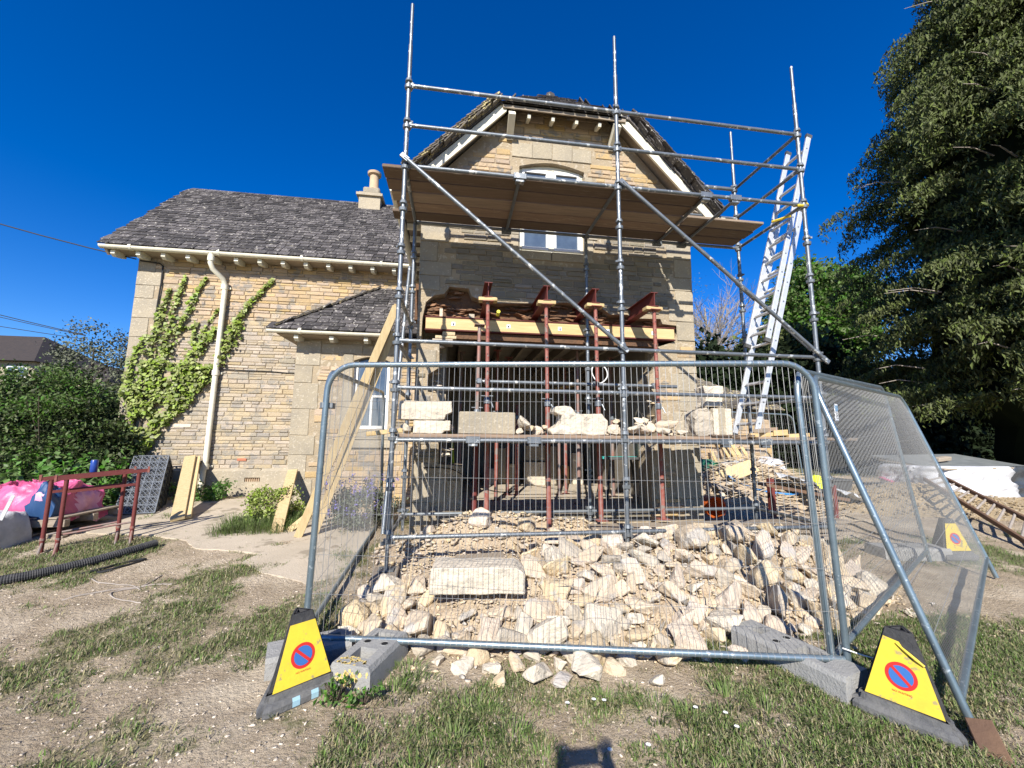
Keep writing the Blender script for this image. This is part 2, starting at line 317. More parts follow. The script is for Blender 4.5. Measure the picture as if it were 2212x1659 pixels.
def masonry(parent, y, x0, x1, z0, z1, ok, m, hs=(.06, .13), ls=(.13, .42), gap=.010, limit=300, depth=(.006, .022), extra=(), name='stone'):
    """coursed rubble facing -Y; largest ones separate objects"""
    st = []; z = z0
    while z < z1 - .03:
        h = min(random.uniform(*hs), z1 - z); x = x0
        while x < x1 - .03:
            l = min(random.uniform(*ls) * (1.3 if random.random() < .15 else 1), x1 - x)
            if x1 - x - l < .07: l = x1 - x
            zz0, zz1 = z, z + h
            parts = [(zz0, zz1)] if h < .095 or random.random() < .75 else [(zz0, z + h * .5), (z + h * .5, zz1)]
            for (a, b) in parts:
                if ok((x + x + l) / 2, (a + b) / 2) and ok(x + .02, (a + b) / 2) and ok(x + l - .02, (a + b) / 2) and ok(x + l / 2, b - .01) and ok(x + l / 2, a + .01): st.append((x + gap / 2, x + l - gap / 2, a + gap / 2, b - gap / 2, random.uniform(*depth)))
            x += l
        z += h
    st += list(extra); st.sort(key=lambda s: -(s[1] - s[0]) * (s[3] - s[2]))
    rest = {}; mf = m if callable(m) else (lambda x, z: m)
    for k, s in enumerate(st):
        mm = mf((s[0] + s[1]) / 2, (s[2] + s[3]) / 2); mb = MB() if k < limit else rest.setdefault(mm, MB()); stone_block(mb, s[0], s[1], s[2], s[3], y, s[4])
        if k < limit: mb.build(name, mm, parent)
    for mm, mb in rest.items():
        o = mb.build('small_stones', mm, parent)
        if o: o['kind'] = 'stuff'
def wall_slab(name, outer, holes, y, th, m, parent):
    """vertical slab facing -Y with holes, real thickness"""
    loops = [[Vector((x, y, z)) for x, z in outer]] + [[Vector((x, y, z)) for x, z in h] for h in holes]
    tris = geometry.tessellate_polygon([[Vector((v.x, v.z, 0)) for v in l] for l in loops]); flat = [v for l in loops for v in l]; n = len(flat)
    mb = MB(); back = [v + Vector((0, th, 0)) for v in flat]; fs = [tuple(t) for t in tris] + [tuple(n + i for i in t[::-1]) for t in tris]; k = 0
    for l in loops:
        for i in range(len(l)): a, b = k + i, k + (i + 1) % len(l); fs.append((a, b, n + b, n + a))
        k += len(l)
    mb.add(flat + back, fs); o = mb.build(name, m, parent)
    bm = bmesh.new(); bm.from_mesh(o.data); bmesh.ops.recalc_face_normals(bm, faces=bm.faces); bm.to_mesh(o.data); bm.free(); return o
def tiles(parent, P0, U, Vv, W_, L_, ok, m='slate', tw=(.14, .26), ex=(.10, .14), limit=300, th=.018, name='roof_tile'):
    """stone slates on a plane: P0 eave start, U along eave, Vv up-slope"""
    P0 = Vector(P0); U = Vector(U).normalized(); Vv = Vector(Vv).normalized(); N = U.cross(Vv); st = []; t = -.04; row = 0
    while t < L_:
        e = ex[1] - (ex[1] - ex[0]) * t / L_; x = -random.uniform(0, .1)
        while x < W_:
            w = random.uniform(*tw); c = x + w / 2
            if ok(c, t + e / 2): st.append((x, w, t, e))
            x += w
        t += e; row += 1
    random.shuffle(st); st.sort(key=lambda s: s[2]); rest = MB()
    for k, (x, w, t, e) in enumerate(st):
        mb = MB() if k < limit else rest; j = random.uniform; g = j(.003, .009); L = e * 1.75; lift = th * 1.2 + j(0, .008)
        a0 = P0 + U * (x + g) + Vv * (t + j(-.012, .008)); a1 = P0 + U * (x + w - g) + Vv * (t + j(-.012, .008)); b0 = P0 + U * (x + g) + Vv * (t + L); b1 = P0 + U * (x + w - g) + Vv * (t + L)
        k_ = .012; a0b = a0 + U * .02 ; a1b = a1 - U * .02
        top = [a0 + N * lift + Vv * k_, a0b + N * lift, a1b + N * lift, a1 + N * lift + Vv * k_, b1 + N * .006, b0 + N * .006]; bot = [p - N * th for p in top]
        mb.add(top + bot, [(0, 1, 2, 3, 4, 5), (1, 0, 6, 7), (2, 1, 7, 8), (3, 2, 8, 9), (4, 3, 9, 10), (0, 5, 11, 6), (11, 10, 9, 8, 7, 6)])
        if k < limit: mb.build(name, m, parent)
    o = rest.build('upper_tiles', m, parent)
    if o: o['kind'] = 'stuff'
# ================= GROUND =================
def grassiness(x, y):
    """0 bare soil .. 1 grass"""
    a = .5 + .55 * fbm(x, y, 9.2, .75, 3) + .35 * fbm(x, y, 4.4, 3.2, 3)
    b = 0
    if y < 3.0 and x > -.1: b = .24 * sm(-.2, .9, x) * sm(3.2, 2.3, y)             # thicker grass in the foreground right
    if x < -1.1 and y < 4.3: b = -.17
    if x < -3.4 and y < 6 and x > -6: b = .16
    if 3.0 < y and x > -.7 and x < 4.3 and y < 6: b = -.75
    if -3.4 < x < -1.0 and 3.6 < y < 5.5: b = -.08
    if y > 6 and x < -5.6: b = .5
    if x > 4.3 and y > 5.2: b = -.35
    if x > 3.0 and y < 3.2: b = .28
    if y > 12: b = .5
    return min(1, max(0, a + b))
def axis(fine0, fine1, st, far):
    a = list(np.arange(fine0, fine1, st)); lo = []; hi = []; d = st; p = a[0]
    while p > -far: d *= 1.35; p -= d; lo.append(p)
    d = st; p = a[-1]
    while p < far: d *= 1.35; p += d; hi.append(p)
    return lo[::-1] + a + hi
GX = axis(-7.5, 9.5, .07, 400); GY = axis(.4, 9.5, .07, 400); nx, ny = len(GX), len(GY)
GV = np.zeros((nx * ny, 3), np.float32); GG = np.zeros(nx * ny, np.float32)
for j, y in enumerate(GY):
    for i, x in enumerate(GX): GV[j * nx + i] = (x, y, gz(x, y)); GG[j * nx + i] = grassiness(x, y)
ii = np.arange(nx - 1); FF = np.concatenate([np.stack([ii + j * nx, ii + 1 + j * nx, ii + 1 + (j + 1) * nx, ii + (j + 1) * nx], 1) for j in range(ny - 1)])
def ground_material():
    m = bpy.data.materials.new('bare_soil_and_turf'); m.use_nodes = True; nt = m.node_tree; N = nt.nodes; L = nt.links; b = N['Principled BSDF']; b.inputs['Roughness'].default_value = .97; b.inputs['Specular IOR Level'].default_value = .1
    geo = N.new('ShaderNodeNewGeometry'); at = N.new('ShaderNodeAttribute'); at.attribute_name = 'turf'
    def nz(sc, d=6, r=.65):
        n = N.new('ShaderNodeTexNoise'); n.inputs['Scale'].default_value = sc; n.inputs['Detail'].default_value = d; n.inputs['Roughness'].default_value = r; L.new(geo.outputs['Position'], n.inputs[0]); return n.outputs[0]
    def mr(s, a, bb, c=0, d=1):
        n = N.new('ShaderNodeMapRange'); n.inputs[1].default_value = a; n.inputs[2].default_value = bb; n.inputs[3].default_value = c; n.inputs[4].default_value = d; L.new(s, n.inputs[0]); return n.outputs[0]
    def mix(a, c, f):
        x = N.new('ShaderNodeMix'); x.data_type = 'RGBA'
        for s_, v in ((6, a), (7, c)):
            if isinstance(v, tuple): x.inputs[s_].default_value = (*v, 1)
            else: L.new(v, x.inputs[s_])
        L.new(f, x.inputs[0]); return x.outputs[2]
    soil = mix((.52, .41, .28), (.39, .305, .205), mr(nz(4), .38, .62)); soil = mix(soil, (.66, .545, .39), mr(nz(1.3, 5), .48, .64)); soil = mix(soil, (.62, .55, .45), mr(nz(70, 3), .60, .68)); soil = mix(soil, (.13, .10, .07), mr(nz(38, 4), .66, .74))
    turf = mix((.17, .18, .075), (.27, .235, .135), mr(nz(9), .35, .7))
    ad = N.new('ShaderNodeMath'); ad.operation = 'ADD'; L.new(at.outputs['Fac'], ad.inputs[0]); L.new(mr(nz(14), .3, .7, -.22, .22), ad.inputs[1])
    L.new(mix(soil, turf, mr(ad.outputs[0], .5, .75)), b.inputs['Base Color'])
    bp = N.new('ShaderNodeBump'); bp.inputs['Strength'].default_value = 1.; bp.inputs['Distance'].default_value = .05; L.new(nz(32, 8, .7), bp.inputs['Height']); L.new(bp.outputs[0], b.inputs['Normal'])
    return m
M['ground'] = ground_material()
gr = fastmesh('ground', GV, FF, 'ground'); gr['kind'] = 'structure'
at = gr.data.attributes.new('turf', 'FLOAT', 'POINT'); at.data.foreach_set('value', GG)
# concrete pad in front of the wing: one slab cast on the even slope
def slab_on_slope(name, poly, m, t=.03):
    out = []
    for i in range(len(poly)):
        a, b = Vector(poly[i]), Vector(poly[(i + 1) % len(poly)]); n = max(1, int((b - a).length / .08))
        for k in range(n): p = a.lerp(b, k / n); out.append(p + Vector((.035 * noise.noise(Vector((p.x * 4, p.y * 4, 1))) + .02 * noise.noise(Vector((p.x * 13, p.y * 13, 2))), .035 * noise.noise(Vector((p.x * 4, p.y * 4, 7))) + .02 * noise.noise(Vector((p.x * 13, p.y * 13, 5))))))
    z = lambda p: .06 * (p.y - 3) + t; V = [Vector((p.x, p.y, z(p))) for p in out]; n = len(V); tr = geometry.tessellate_polygon([V]); mb = MB()
    mb.add(V + [v - Vector((0, 0, .1)) for v in V], [tuple(q) if (V[q[1]] - V[q[0]]).cross(V[q[2]] - V[q[0]]).z > 0 else tuple(q[::-1]) for q in tr] + [(i, (i + 1) % n, n + (i + 1) % n, n + i) for i in range(n)]); o = mb.build(name, m); o['kind'] = 'structure'; return o
slab_on_slope('concrete_path', [(-6.2, 6.9), (-4.6, 6.2), (-3.9, 6.1), (-3.3, 5.8), (-3.0, 5.5), (-2.5, 5.35), (-2.2, 5.25), (-2.25, 4.95), (-1.8, 4.6), (-1.35, 4.35), (-.95, 4.6), (-1.2, 6.6), (-1.5, 7.2), (-2.9, 7.3), (-3.6, 8.3), (-6.2, 8.3)], 'concrete', .011)
# grass blades
def blades(n, region, hmin, hmax, name, m, thresh, label, dens=1.):
    x0, x1, y0, y1 = region; P = []; tries = 0
    while len(P) < n and tries < n * 14:
        tries += 1; x = random.uniform(x0, x1); y = random.uniform(y0, y1)
        g = grassiness(x, y)
        if g < thresh + random.uniform(-.12, .25): continue
        P.append((x, y, gz(x, y), g))
    P = np.array(P); k = len(P); h = rng.uniform(hmin, hmax, (k, 1)) * (.55 + .7 * P[:, 3:4]); a = rng.uniform(0, 2 * math.pi, k); lean = rng.uniform(.2, 1.3, (k, 1)); d = np.stack([np.cos(a), np.sin(a), 0 * a], 1); w = np.stack([-np.sin(a), np.cos(a), 0 * a], 1) * rng.uniform(.0016, .0034, (k, 1))
    B = P[:, :3] - [0, 0, .004]; m1 = B + d * h * lean * .35 + [0, 0, 1] * h * .6; t = B + d * h * lean + [0, 0, 1] * h * (1.0 - .25 * lean)
    V = np.stack([B - w, B + w, m1 + w * .8, m1 - w * .8, t], 1).reshape(-1, 3); i = np.arange(k)[:, None] * 5
    F = np.concatenate([i + [[0, 1, 2]], i + [[0, 2, 3]], i + [[3, 2, 4]]], 1).reshape(-1, 3)
    o = fastmesh(name, V, F, m); meta(o, label, 'grass', None, 'stuff'); return o
def tufts(name, m, spots, label, nb=80, r=.09, h=(.025, .06)):
    V = []; F = []; n = 0
    for (x, y, s) in spots:
        k = int(nb * s); a = rng.uniform(0, 2 * math.pi, k); rr = r * s * np.sqrt(rng.uniform(0, 1, k)); hh = rng.uniform(*h, (k, 1)) * s; d = np.stack([np.cos(a), np.sin(a), 0 * a], 1); w = np.stack([-np.sin(a), np.cos(a), 0 * a], 1) * rng.uniform(.0018, .0036, (k, 1)); lean = rng.uniform(.3, 1.4, (k, 1))
        B = np.array([x, y, gz(x, y) - .004]) + d * rr[:, None]; m1 = B + d * hh * lean * .3 + [0, 0, 1] * hh * .65; t = B + d * hh * lean + [0, 0, 1] * hh * (1.05 - .3 * lean)
        V.append(np.stack([B - w, B + w, m1 + w * .8, m1 - w * .8, t], 1).reshape(-1, 3)); i = np.arange(k)[:, None] * 5 + n; F.append(np.concatenate([i + [[0, 1, 2]], i + [[0, 2, 3]], i + [[3, 2, 4]]], 1).reshape(-1, 3)); n += 5 * k
    o = fastmesh(name, np.concatenate(V), np.concatenate(F), m); meta(o, label, 'grass', None, 'stuff'); return o
blades(46000, (-.6, 4.4, .9, 3.1), .018, .05, 'grass', 'grass', .52, 'short patchy grass in front of the mesh fence')
blades(42000, (-.6, 4.6, .9, 3.1), .015, .045, 'grass', 'grassdry', .42, 'dry straw coloured grass in front of the mesh fence')
blades(26000, (-6.5, -.9, 1.3, 6.2), .02, .05, 'grass', 'grass', .60, 'thin grass patches on the trodden soil at left')
blades(26000, (-6.5, -.9, 1.3, 6.2), .02, .045, 'grass', 'grassdry', .56, 'dry grass patches on the trodden soil at left')
blades(12000, (3.4, 9.5, 2.0, 6.0), .02, .06, 'grass', 'grass', .58, 'short grass at the right beyond the leaning fence')
blades(9000, (-9, -5.4, 5.5, 9), .05, .12, 'grass', 'nettle', .5, 'long lush grass below the shrub')
blades(36000, (-6.0, 4.6, .9, 5.6), .008, .022, 'dry_thatch', 'grassdry', .34, 'flattened dry grass and thatch matted into the soil')
ts = []
for k in range(210):
    x = random.uniform(-4.8, 3.8); y = random.uniform(1.3, 5.0)
    if grassiness(x, y) > .5: ts.append((x, y, random.uniform(.4, .85)))
ts += [(.22, 2.35, 1.4), (.05, 2.2, 1.2), (-.12, 2.0, 1.3), (.33, 2.2, 1.2), (.12, 2.42, 1.3), (.9, 2.42, 1.1), (1.15, 2.3, 1.3), (1.28, 2.2, 1.2), (1.6, 2.35, 1.3), (1.75, 2.22, 1.2), (-.3, 2.65, 1.3), (-.18, 2.75, 1.2), (-.25, 2.85, 1.4), (-1.3, 3.1, 1.2), (-1.25, 3.3, 1.3), (-1.35, 3.5, 1.1), (.45, 2.05, 1.), (1.95, 2.1, 1.2), (2.1, 2.05, 1.2), (-.2, 1.9, 1.), (.1, 1.9, 1.)]
ts += [(x_, y_, s_ * .8) for (x_, y_, s_) in ((.25, 4.15, 1), (1.3, 3.95, .9), (.9, 3.9, .7), (2.9, 4.6, 1.4), (2.7, 4.7, 1.3), (3.1, 4.7, 1.2), (-.35, 3.9, .8))]
tufts('grass_tufts', 'grass', ts, 'taller grass tufts scattered over the bare soil')
sp = [(random.uniform(-3.1, -2.2), random.uniform(6.0, 6.9), random.uniform(1, 1.9)) for _ in range(42)] + [(random.uniform(-4.6, -3.9), random.uniform(6.9, 7.3), .6) for _ in range(8)]
tufts('weeds', 'grass', sp, 'rough grass and weeds growing at the foot of the wing wall', 60, .12, (.05, .12))
pp = []; ss = []
for k in range(11000):
    x = random.uniform(-5, 4.5); y = random.uniform(1.2, 5.8) if k % 3 else random.uniform(1.2, 3.2)
    pp.append((x, y, gz(x, y) + .001)); ss.append(random.choice((.008, .011, .015, .02, .028)) * random.uniform(.6, 1.2))
o = crumbs(pp, ss, 'gravel', 'pebble', None, .6); meta(o, 'pale stone chips strewn over the bare soil', 'gravel', None, 'stuff')
# ================= MAIN HOUSE =================
YH = 5.75
house = thing('gabled_house', 'tall stone gable end with half hipped roof behind the scaffolding', 'house', (1.57, YH, .3))
opening = [(.14, .42), (.14, 1.09), (-.2, 1.12), (-.21, 1.41), (-.19, 1.6), (-.11, 1.75), (-.13, 2.09), (-.38, 2.12), (-.39, 2.36), (-.23, 2.47), (-.24, 2.81), (-.5, 2.84), (-.49, 3.19), (-.45, 3.42), (-.35, 3.52), (-.19, 3.56), (-.12, 3.67), (.16, 3.66), (.21, 3.54), (.39, 3.48), (.62, 3.46), (.97, 3.48), (1.3, 3.5), (1.64, 3.53), (1.88, 3.5), (2.2, 3.47), (2.33, 3.38), (2.6, 3.39), (2.8, 3.34), (3.15, 3.35), (3.18, 3.27), (3.49, 3.25), (3.33, 2.98), (3.08, 2.9), (3.07, 2.58), (2.94, 2.45), (2.92, 2.3), (3.05, 2.1), (3.09, 1.8), (3.02, 1.43), (2.92, 1.3), (2.9, .42)]
wx0, wx1, wz0, wz1 = .9, 1.95, 4.31, 5.70
win = [(wx0, wz0), (wx1, wz0), (wx1, wz1)] + [(wx0 + (wx1 - wx0) * (1 - t / 8), wz1 + .10 * math.sin(math.pi * t / 8)) for t in range(1, 8)] + [(wx0, wz1)]
XL, XR, RK = -.56, 3.71, 1.057; XC = 1.57; RZ = 7.60; EZ = 5.0
gp = [(XL, 0), (XR, 0), (XR, 5.15), (XC + 1.0, 6.42), (XC + .74, 6.70), (XC - .74, 6.70), (XC - 1.0, 6.42), (XL, 5.15)]
hw = wall_slab('front_wall', gp, [opening, win], YH, .42, 'mortar', house)
gl = lambda x: (5.15 + (x - XL) * (6.42 - 5.15) / (XC - 1.0 - XL)) if x < XC - 1 else ((6.70 - max(0, abs(x - XC) - .74) * 1.08) if x < XC + 1 else 5.15 + (XR - x) * (6.42 - 5.15) / (XR - XC - 1.0))
quo = []; z = .3; k = 0
while z < 5.1:
    h = random.uniform(.2, .32); w = .42 if k % 2 else .27; w += random.uniform(-.03, .05)
    quo.append((XL + .002, XL + w, z + .004, z + h - .004, .014)); 
    quo.append((XR - (.42 if k % 2 else .3), XR - .002, z + .004, z + h - .004, .014)); z += h; k += 1
quo = [q for q in quo if not any(inside(opening, x, zz) for x in (q[0] + .02, q[1] - .01) for zz in (q[2] + .02, q[3] - .02))]
surr = []
for s_ in (-1, 1):
    z = wz0 - .02
    for k in range(5):
        w = .2 if k % 2 else .13; x0 = wx0 - w if s_ < 0 else wx1; surr.append((x0 + .004, x0 + w - .004, z + .004, z + .262, .016)); z += .266
surr += [(wx0 - .1, wx0 + .5, wz0 - .14, wz0 - .006, .03), (wx0 + .51, wx1 + .1, wz0 - .14, wz0 - .006, .03)]
for k in range(4): surr.append((wx0 - .12 + k * .325, wx0 - .12 + (k + 1) * .325 - .008, wz1 + .15, wz1 + .38 + (.05 if k in (1, 2) else 0), .018))
big = quo + surr
def okmain(x, z):
    if z > gl(x) - .03 or z < .3: return False
    for dx in (-.02, .02):
        for dz in (-.02, .02):
            if inside(opening, x + dx, z + dz): return False
    if wx0 - .02 < x < wx1 + .02 and wz0 - .02 < z < wz1 + .16: return False
    return not any(q[0] - .005 < x < q[1] + .005 and q[2] - .005 < z < q[3] + .005 for q in big)
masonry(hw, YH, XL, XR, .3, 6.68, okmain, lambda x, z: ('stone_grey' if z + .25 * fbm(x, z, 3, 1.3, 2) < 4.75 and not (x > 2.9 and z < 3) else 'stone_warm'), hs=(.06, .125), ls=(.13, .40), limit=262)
for q in big:
    mb = MB(); stone_block(mb, *q[:4], YH, q[4], .006); mb.build('dressed_stone', 'ashlar', hw)
# side and back walls, floor, ceiling
sw = MB(); sw.box(XL, XL + .4, YH + .43, 14, 0, 5.0); sw.box(XR - .4, XR, YH + .43, 14, 0, 5.0); sw.build('side_wall', 'stone', house)
iw = MB(); iw.box(XL + .4, XR - .4, 10.2, 10.3, .44, 3.4); iw.box(XL + .401, XL + .41, YH + .43, 10.2, .44, 3.25); iw.box(XR - .41, XR - .401, YH + .43, 10.2, .44, 3.25); iw.build('inner_wall', 'plaster', house)
fl = MB(); fl.box(XL + .4, XR - .4, YH + .02, 10.2, .2, .45); fl.build('floor_slab', 'concrete', house)
cl = MB(); cl.box(XL + .4, XR - .4, YH + .43, 10.2, 3.26, 3.3); cl.build('ceiling', 'plaster', house)
for k in range(9):
    mb = MB(); x = XL + .6 + k * .38; mb.box(x, x + .05, YH + .44, 10.18, 3.08, 3.25); mb.build('ceiling_joist', 'oldwood', house)
# rubble core visible above the steel
cp = [(-.62, 2.95), (3.6, 2.95), (3.6, 3.8), (-.62, 3.8)]
mb = MB(); mb.box(-.62, 3.6, YH + .17, YH + .40, 3.2, 3.75); core = mb.build('rubble_core', 'core', house)
for k in range(170):
    x = random.uniform(-.5, 3.45); z = random.uniform(3.2, 3.68); y = YH + .16 - .05 * random.random()
    if not inside(opening, x, z): continue
    o = bpy.data.objects.new('core_stone', ROCKS['rubble'][k % 7]); s_ = random.uniform(.08, .17); link(o, core); o.location = Vector((x, y, z)) - ORG[core.name]; o.scale = (s_ * 1.5, s_, s_ * .6); o.rotation_euler = (random.uniform(-.3, .3), random.uniform(-.25, .25), random.uniform(-.3, .3))
    o.material_slots[0].link = 'OBJECT'; o.material_slots[0].material = M['core']
# opening reveals: broken stones along the ragged jambs
for k in range(46):
    s_ = random.choice((0, 1)); z = random.uniform(1.15, 3.0)
    if s_: x = -.24 - .06 * random.random() if z > 1.5 else -.1
    else: x = 3.1
    y = YH + random.uniform(.06, .34); sz = random.uniform(.09, .17)
    o = bpy.data.objects.new('jamb_stone', ROCKS[('rubble', 'rubble_w')[k % 2]][k % 7]); link(o, hw); o.location = Vector((x, y, z)) - ORG[hw.name]; o.scale = (sz * 1.4, sz * 1.3, sz * .6); o.rotation_euler = (random.uniform(-.15, .15), random.uniform(-.15, .15), random.uniform(-.4, .4))
for (x0, x1, z0, z1) in ((-.34, -.05, 2.84, 2.88), (-.3, .0, 2.885, 2.93), (-.2, -.02, 2.935, 2.99), (-.36, -.08, 1.56, 1.72)):
    mb = MB(); mb.box(x0, x1, YH - .03, YH + .3, z0, z1, .006); mb.build('packing_stone', 'rubble', hw)
# window
wf = MB(); fy = YH + .09
for (a, b, c_, d_) in ((wx0, wx0 + .06, wz0, wz1 + .02), (wx1 - .06, wx1, wz0, wz1 + .02), (wx0 + .06, wx1 - .06, wz0, wz0 + .07), ((wx0 + wx1) / 2 - .045, (wx0 + wx1) / 2 + .045, wz0 + .07, wz1 + .08)): wf.box(a, b, fy, fy + .06, c_, d_, .006)
arch = [Vector((x, fy, z)) for x, z in win[2:]]
for i in range(len(arch) - 1): wf.bar(arch[i] - Vector((0, -.03, .035)), arch[i + 1] - Vector((0, -.03, .035)), .06, .075, (0, 1, 0))
wo = wf.build('window', 'cream', house)
for i in (0, 1):
    a = wx0 + .06 + i * ((wx1 - wx0) / 2 - .015); b = a + (wx1 - wx0) / 2 - .105
    c_ = MB(); 
    for q in ((a, a + .035, wz0 + .07, wz1 + .02), (b - .035, b, wz0 + .07, wz1 + .02), (a + .035, b - .035, wz0 + .07, wz0 + .115), (a + .035, b - .035, wz1 - .03, wz1 + .02)): c_.box(q[0], q[1], fy - .012, fy + .03, q[2], q[3])
    c_.build('sash', 'white', wo); g = MB(); g.box(a + .03, b - .03, fy + .02, fy + .026, wz0 + .1, wz1 + .06); g.build('pane', 'glass', wo)
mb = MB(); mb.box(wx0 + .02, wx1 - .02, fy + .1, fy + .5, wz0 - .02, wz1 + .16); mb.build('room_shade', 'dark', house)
# roof of the gabled house
YV = 5.45; EL, ER = XC - 2.45, XC + 2.45; HX = 1.03; HZ = RZ - HX * RK; HY = YV + HX * .95; YB = 14.2; T = .05
def rz(x): return RZ - abs(x - XC) * RK
rf = MB(); V8 = lambda x, y, z: (x, y, z)
for s_ in (-1, 1):
    e = XC + s_ * 2.45; h = XC + s_ * HX; poly = [(e, YV, rz(e)), (h, YV, HZ), (XC, HY, RZ), (XC, YB, RZ), (e, YB, rz(e))]
    if s_ > 0: poly = poly[::-1]
    rf.prism(poly, (0, 0, -T))
rf.prism([(XC - HX, YV, HZ), (XC + HX, YV, HZ), (XC, HY, RZ)][::1], (0, 0, -T)); roof = rf.build('roof', 'slate', house)
sl = math.hypot(1, RK)
for s_ in (-1, 1):
    e = XC + s_ * 2.45; U = (0, 1, 0) if s_ < 0 else (0, -1, 0); Vv = (-s_, 0, RK); P0 = (e, YV - .04, rz(e)) if s_ < 0 else (e, YV + 3.2, rz(e))
    def okr(u, v, s_=s_):
        y = YV - .04 + u if s_ < 0 else YV + 3.2 - u; x = XC + s_ * (2.45 - v / sl)
        return y < YV + 3.2 and y > YV - .06 and v < 3.56 - .3 and v < 2.02 + (y - YV) / (HY - YV) * 1.5 - .06 and (y - YV) * HX / (HY - YV) > HX - abs(x - XC) - .04
    tiles(roof, P0, U, Vv, 3.3, 3.6, okr, 'slate_warm' if s_ < 0 else 'slate', limit=115, tw=(.16, .3))
hl = math.hypot(HY - YV, RZ - HZ); tiles(roof, (XC - HX - .05, YV - .05, HZ), (1, 0, 0), (0, HY - YV, RZ - HZ), 2.16, hl, lambda u, v: abs(u - 1.08) < (1 - (v + .16) / hl) * 1.06, 'slate', limit=60)
rb = MB(); rb.tube([(XC, HY, RZ + .03), (XC, YB, RZ + .03)], .09, 8); rb.build('ridge_tile', 'slate', roof)
# verge tile ends seen along the gable slopes: stepped pairs
for s_ in (-1, 1):
    n = 19
    for k in range(n):
        t = k / n; x = XC + s_ * (2.5 - t * (2.5 - HX - .1)); z = rz(x) + .035; x2 = x - s_ * .17
        mb = MB(); mb.bar((x + s_ * .02, YV - .02, z + .035), (x2, YV - .02, rz(x2) + .035), .2, .028, (0, 0, 1)); mb.build('verge_tile', 'slate_warm' if s_ < 0 else 'slate', roof)
# bargeboards, rafter feet, gutter
for s_ in (-1, 1):
    e = XC + s_ * 2.42; h = XC + s_ * (HX - .12); mb = MB(); mb.prism([(e, YV + .03, rz(e) - .07), (e, YV + .03, rz(e) - .25), (h, YV + .03, rz(h) - .25), (h, YV + .03, rz(h) - .07)][::s_], (0, .035, 0)); mb.build('bargeboard', 'cream', house)
    mb = MB(); mb.prism([(e, YV + .066, rz(e) - .06), (e, YV + .066, rz(e) - .09), (h, YV + .066, rz(h) - .09), (h, YV + .066, rz(h) - .06)][::s_], (0, .3, 0)); mb.build('soffit_board', 'oldwood', house)
    x = XC + s_ * (HX - .2); mb = MB(); mb.bar((x, YH, HZ - .36), (x, YV + .0, HZ - .17), .10, .13); mb.build('bracket', 'cream', house)
for k in range(4):
    x = XC - .56 + k * .375; mb = MB(); mb.obox((x, YV + .15, HZ - .12), (1, 0, 0), (0, 1, .35), (0, -.35, 1), .05, .20, .06, .004); mb.build('rafter_foot', 'cream', house)
mb = MB(); mb.box(XC - HX + .06, XC + HX - .06, YV + .0, YV + .022, HZ - .1, HZ - .02); mb.build('hip_fascia', 'oldwood', house)
def gutter(name, p0, p1, r, parent, drop=None):
    mb = MB(); p0 = Vector(p0); p1 = Vector(p1); d = (p1 - p0).normalized(); w = Vector((0, 0, 1)).cross(d); n = 8; vs = []
    for q in (p0, p1):
        for rr in (r, r * .86):
            for k in range(n + 1): a = math.pi + math.pi * k / n; vs.append(q + w * math.cos(a) * rr + Vector((0, 0, 1)) * math.sin(a) * rr)
    m_ = n + 1; fs = []
    for k in range(n): fs.append((k, k + 1, 2 * m_ + k + 1, 2 * m_ + k)); fs.append((m_ + k, 3 * m_ + k, 3 * m_ + k + 1, m_ + k + 1)); 
    fs += [(0, 2 * m_, 3 * m_, m_), (n, m_ + n, 3 * m_ + n, 2 * m_ + n)]
    fs += [tuple(range(m_)), tuple(range(2 * m_, 3 * m_))[::-1]]
    mb.add(vs, fs); L = (p1 - p0).length; k = .5
    while k < L: mb.tube([p0 + d * k + Vector((0, 0, -.002)), p0 + d * (k + .05) + Vector((0, 0, -.002))], r * 1.1, 12, True); k += 1.55
    return mb.build(name, 'cream', parent)
gutter('gutter', (EL - .05, YV - .02, rz(EL) - .07), (EL - .05, 12, rz(EL) - .07), .06, house); gutter('gutter', (ER + .05, 12, rz(ER) - .07), (ER + .05, YV - .02, rz(ER) - .07), .06, house)
for s_ in (-1, 1):
    e = XC + s_ * 2.42
    mb = MB(); mb.prism([(e, YV + .07, rz(e) - .06), (e, 12, rz(e) - .06), (XC + s_ * 2.1, 12, rz(e) - .06 + .1), (XC + s_ * 2.1, YV + .07, rz(e) - .06 + .1)], (0, 0, -.02)); mb.build('soffit_board', 'oldwood', house)
    for k in range(8):
        y = YV + .12 + k * .42; mb = MB(); mb.box(min(e, XC + s_ * 2.13), max(e, XC + s_ * 2.13), y, y + .06, rz(e) - .17, rz(e) - .085); mb.build('rafter_foot', 'cream', house)
ch = MB(); ch.box(XC - .3, XC + .3, 7.6, 8.2, 7.2, 8.15); ch.box(XC - .34, XC + .34, 7.56, 8.24, 8.15, 8.22); cho = ch.build('chimney', 'ashlar', house)
mb = MB(); mb.tube([(XC + .1, 7.9, 8.22), (XC + .1, 7.9, 8.5), (XC + .1, 7.9, 8.52), (XC + .1, 7.9, 8.66)], [.13, .12, .16, .15], 14); mb.build('chimney_pot', 'terra', cho, True)
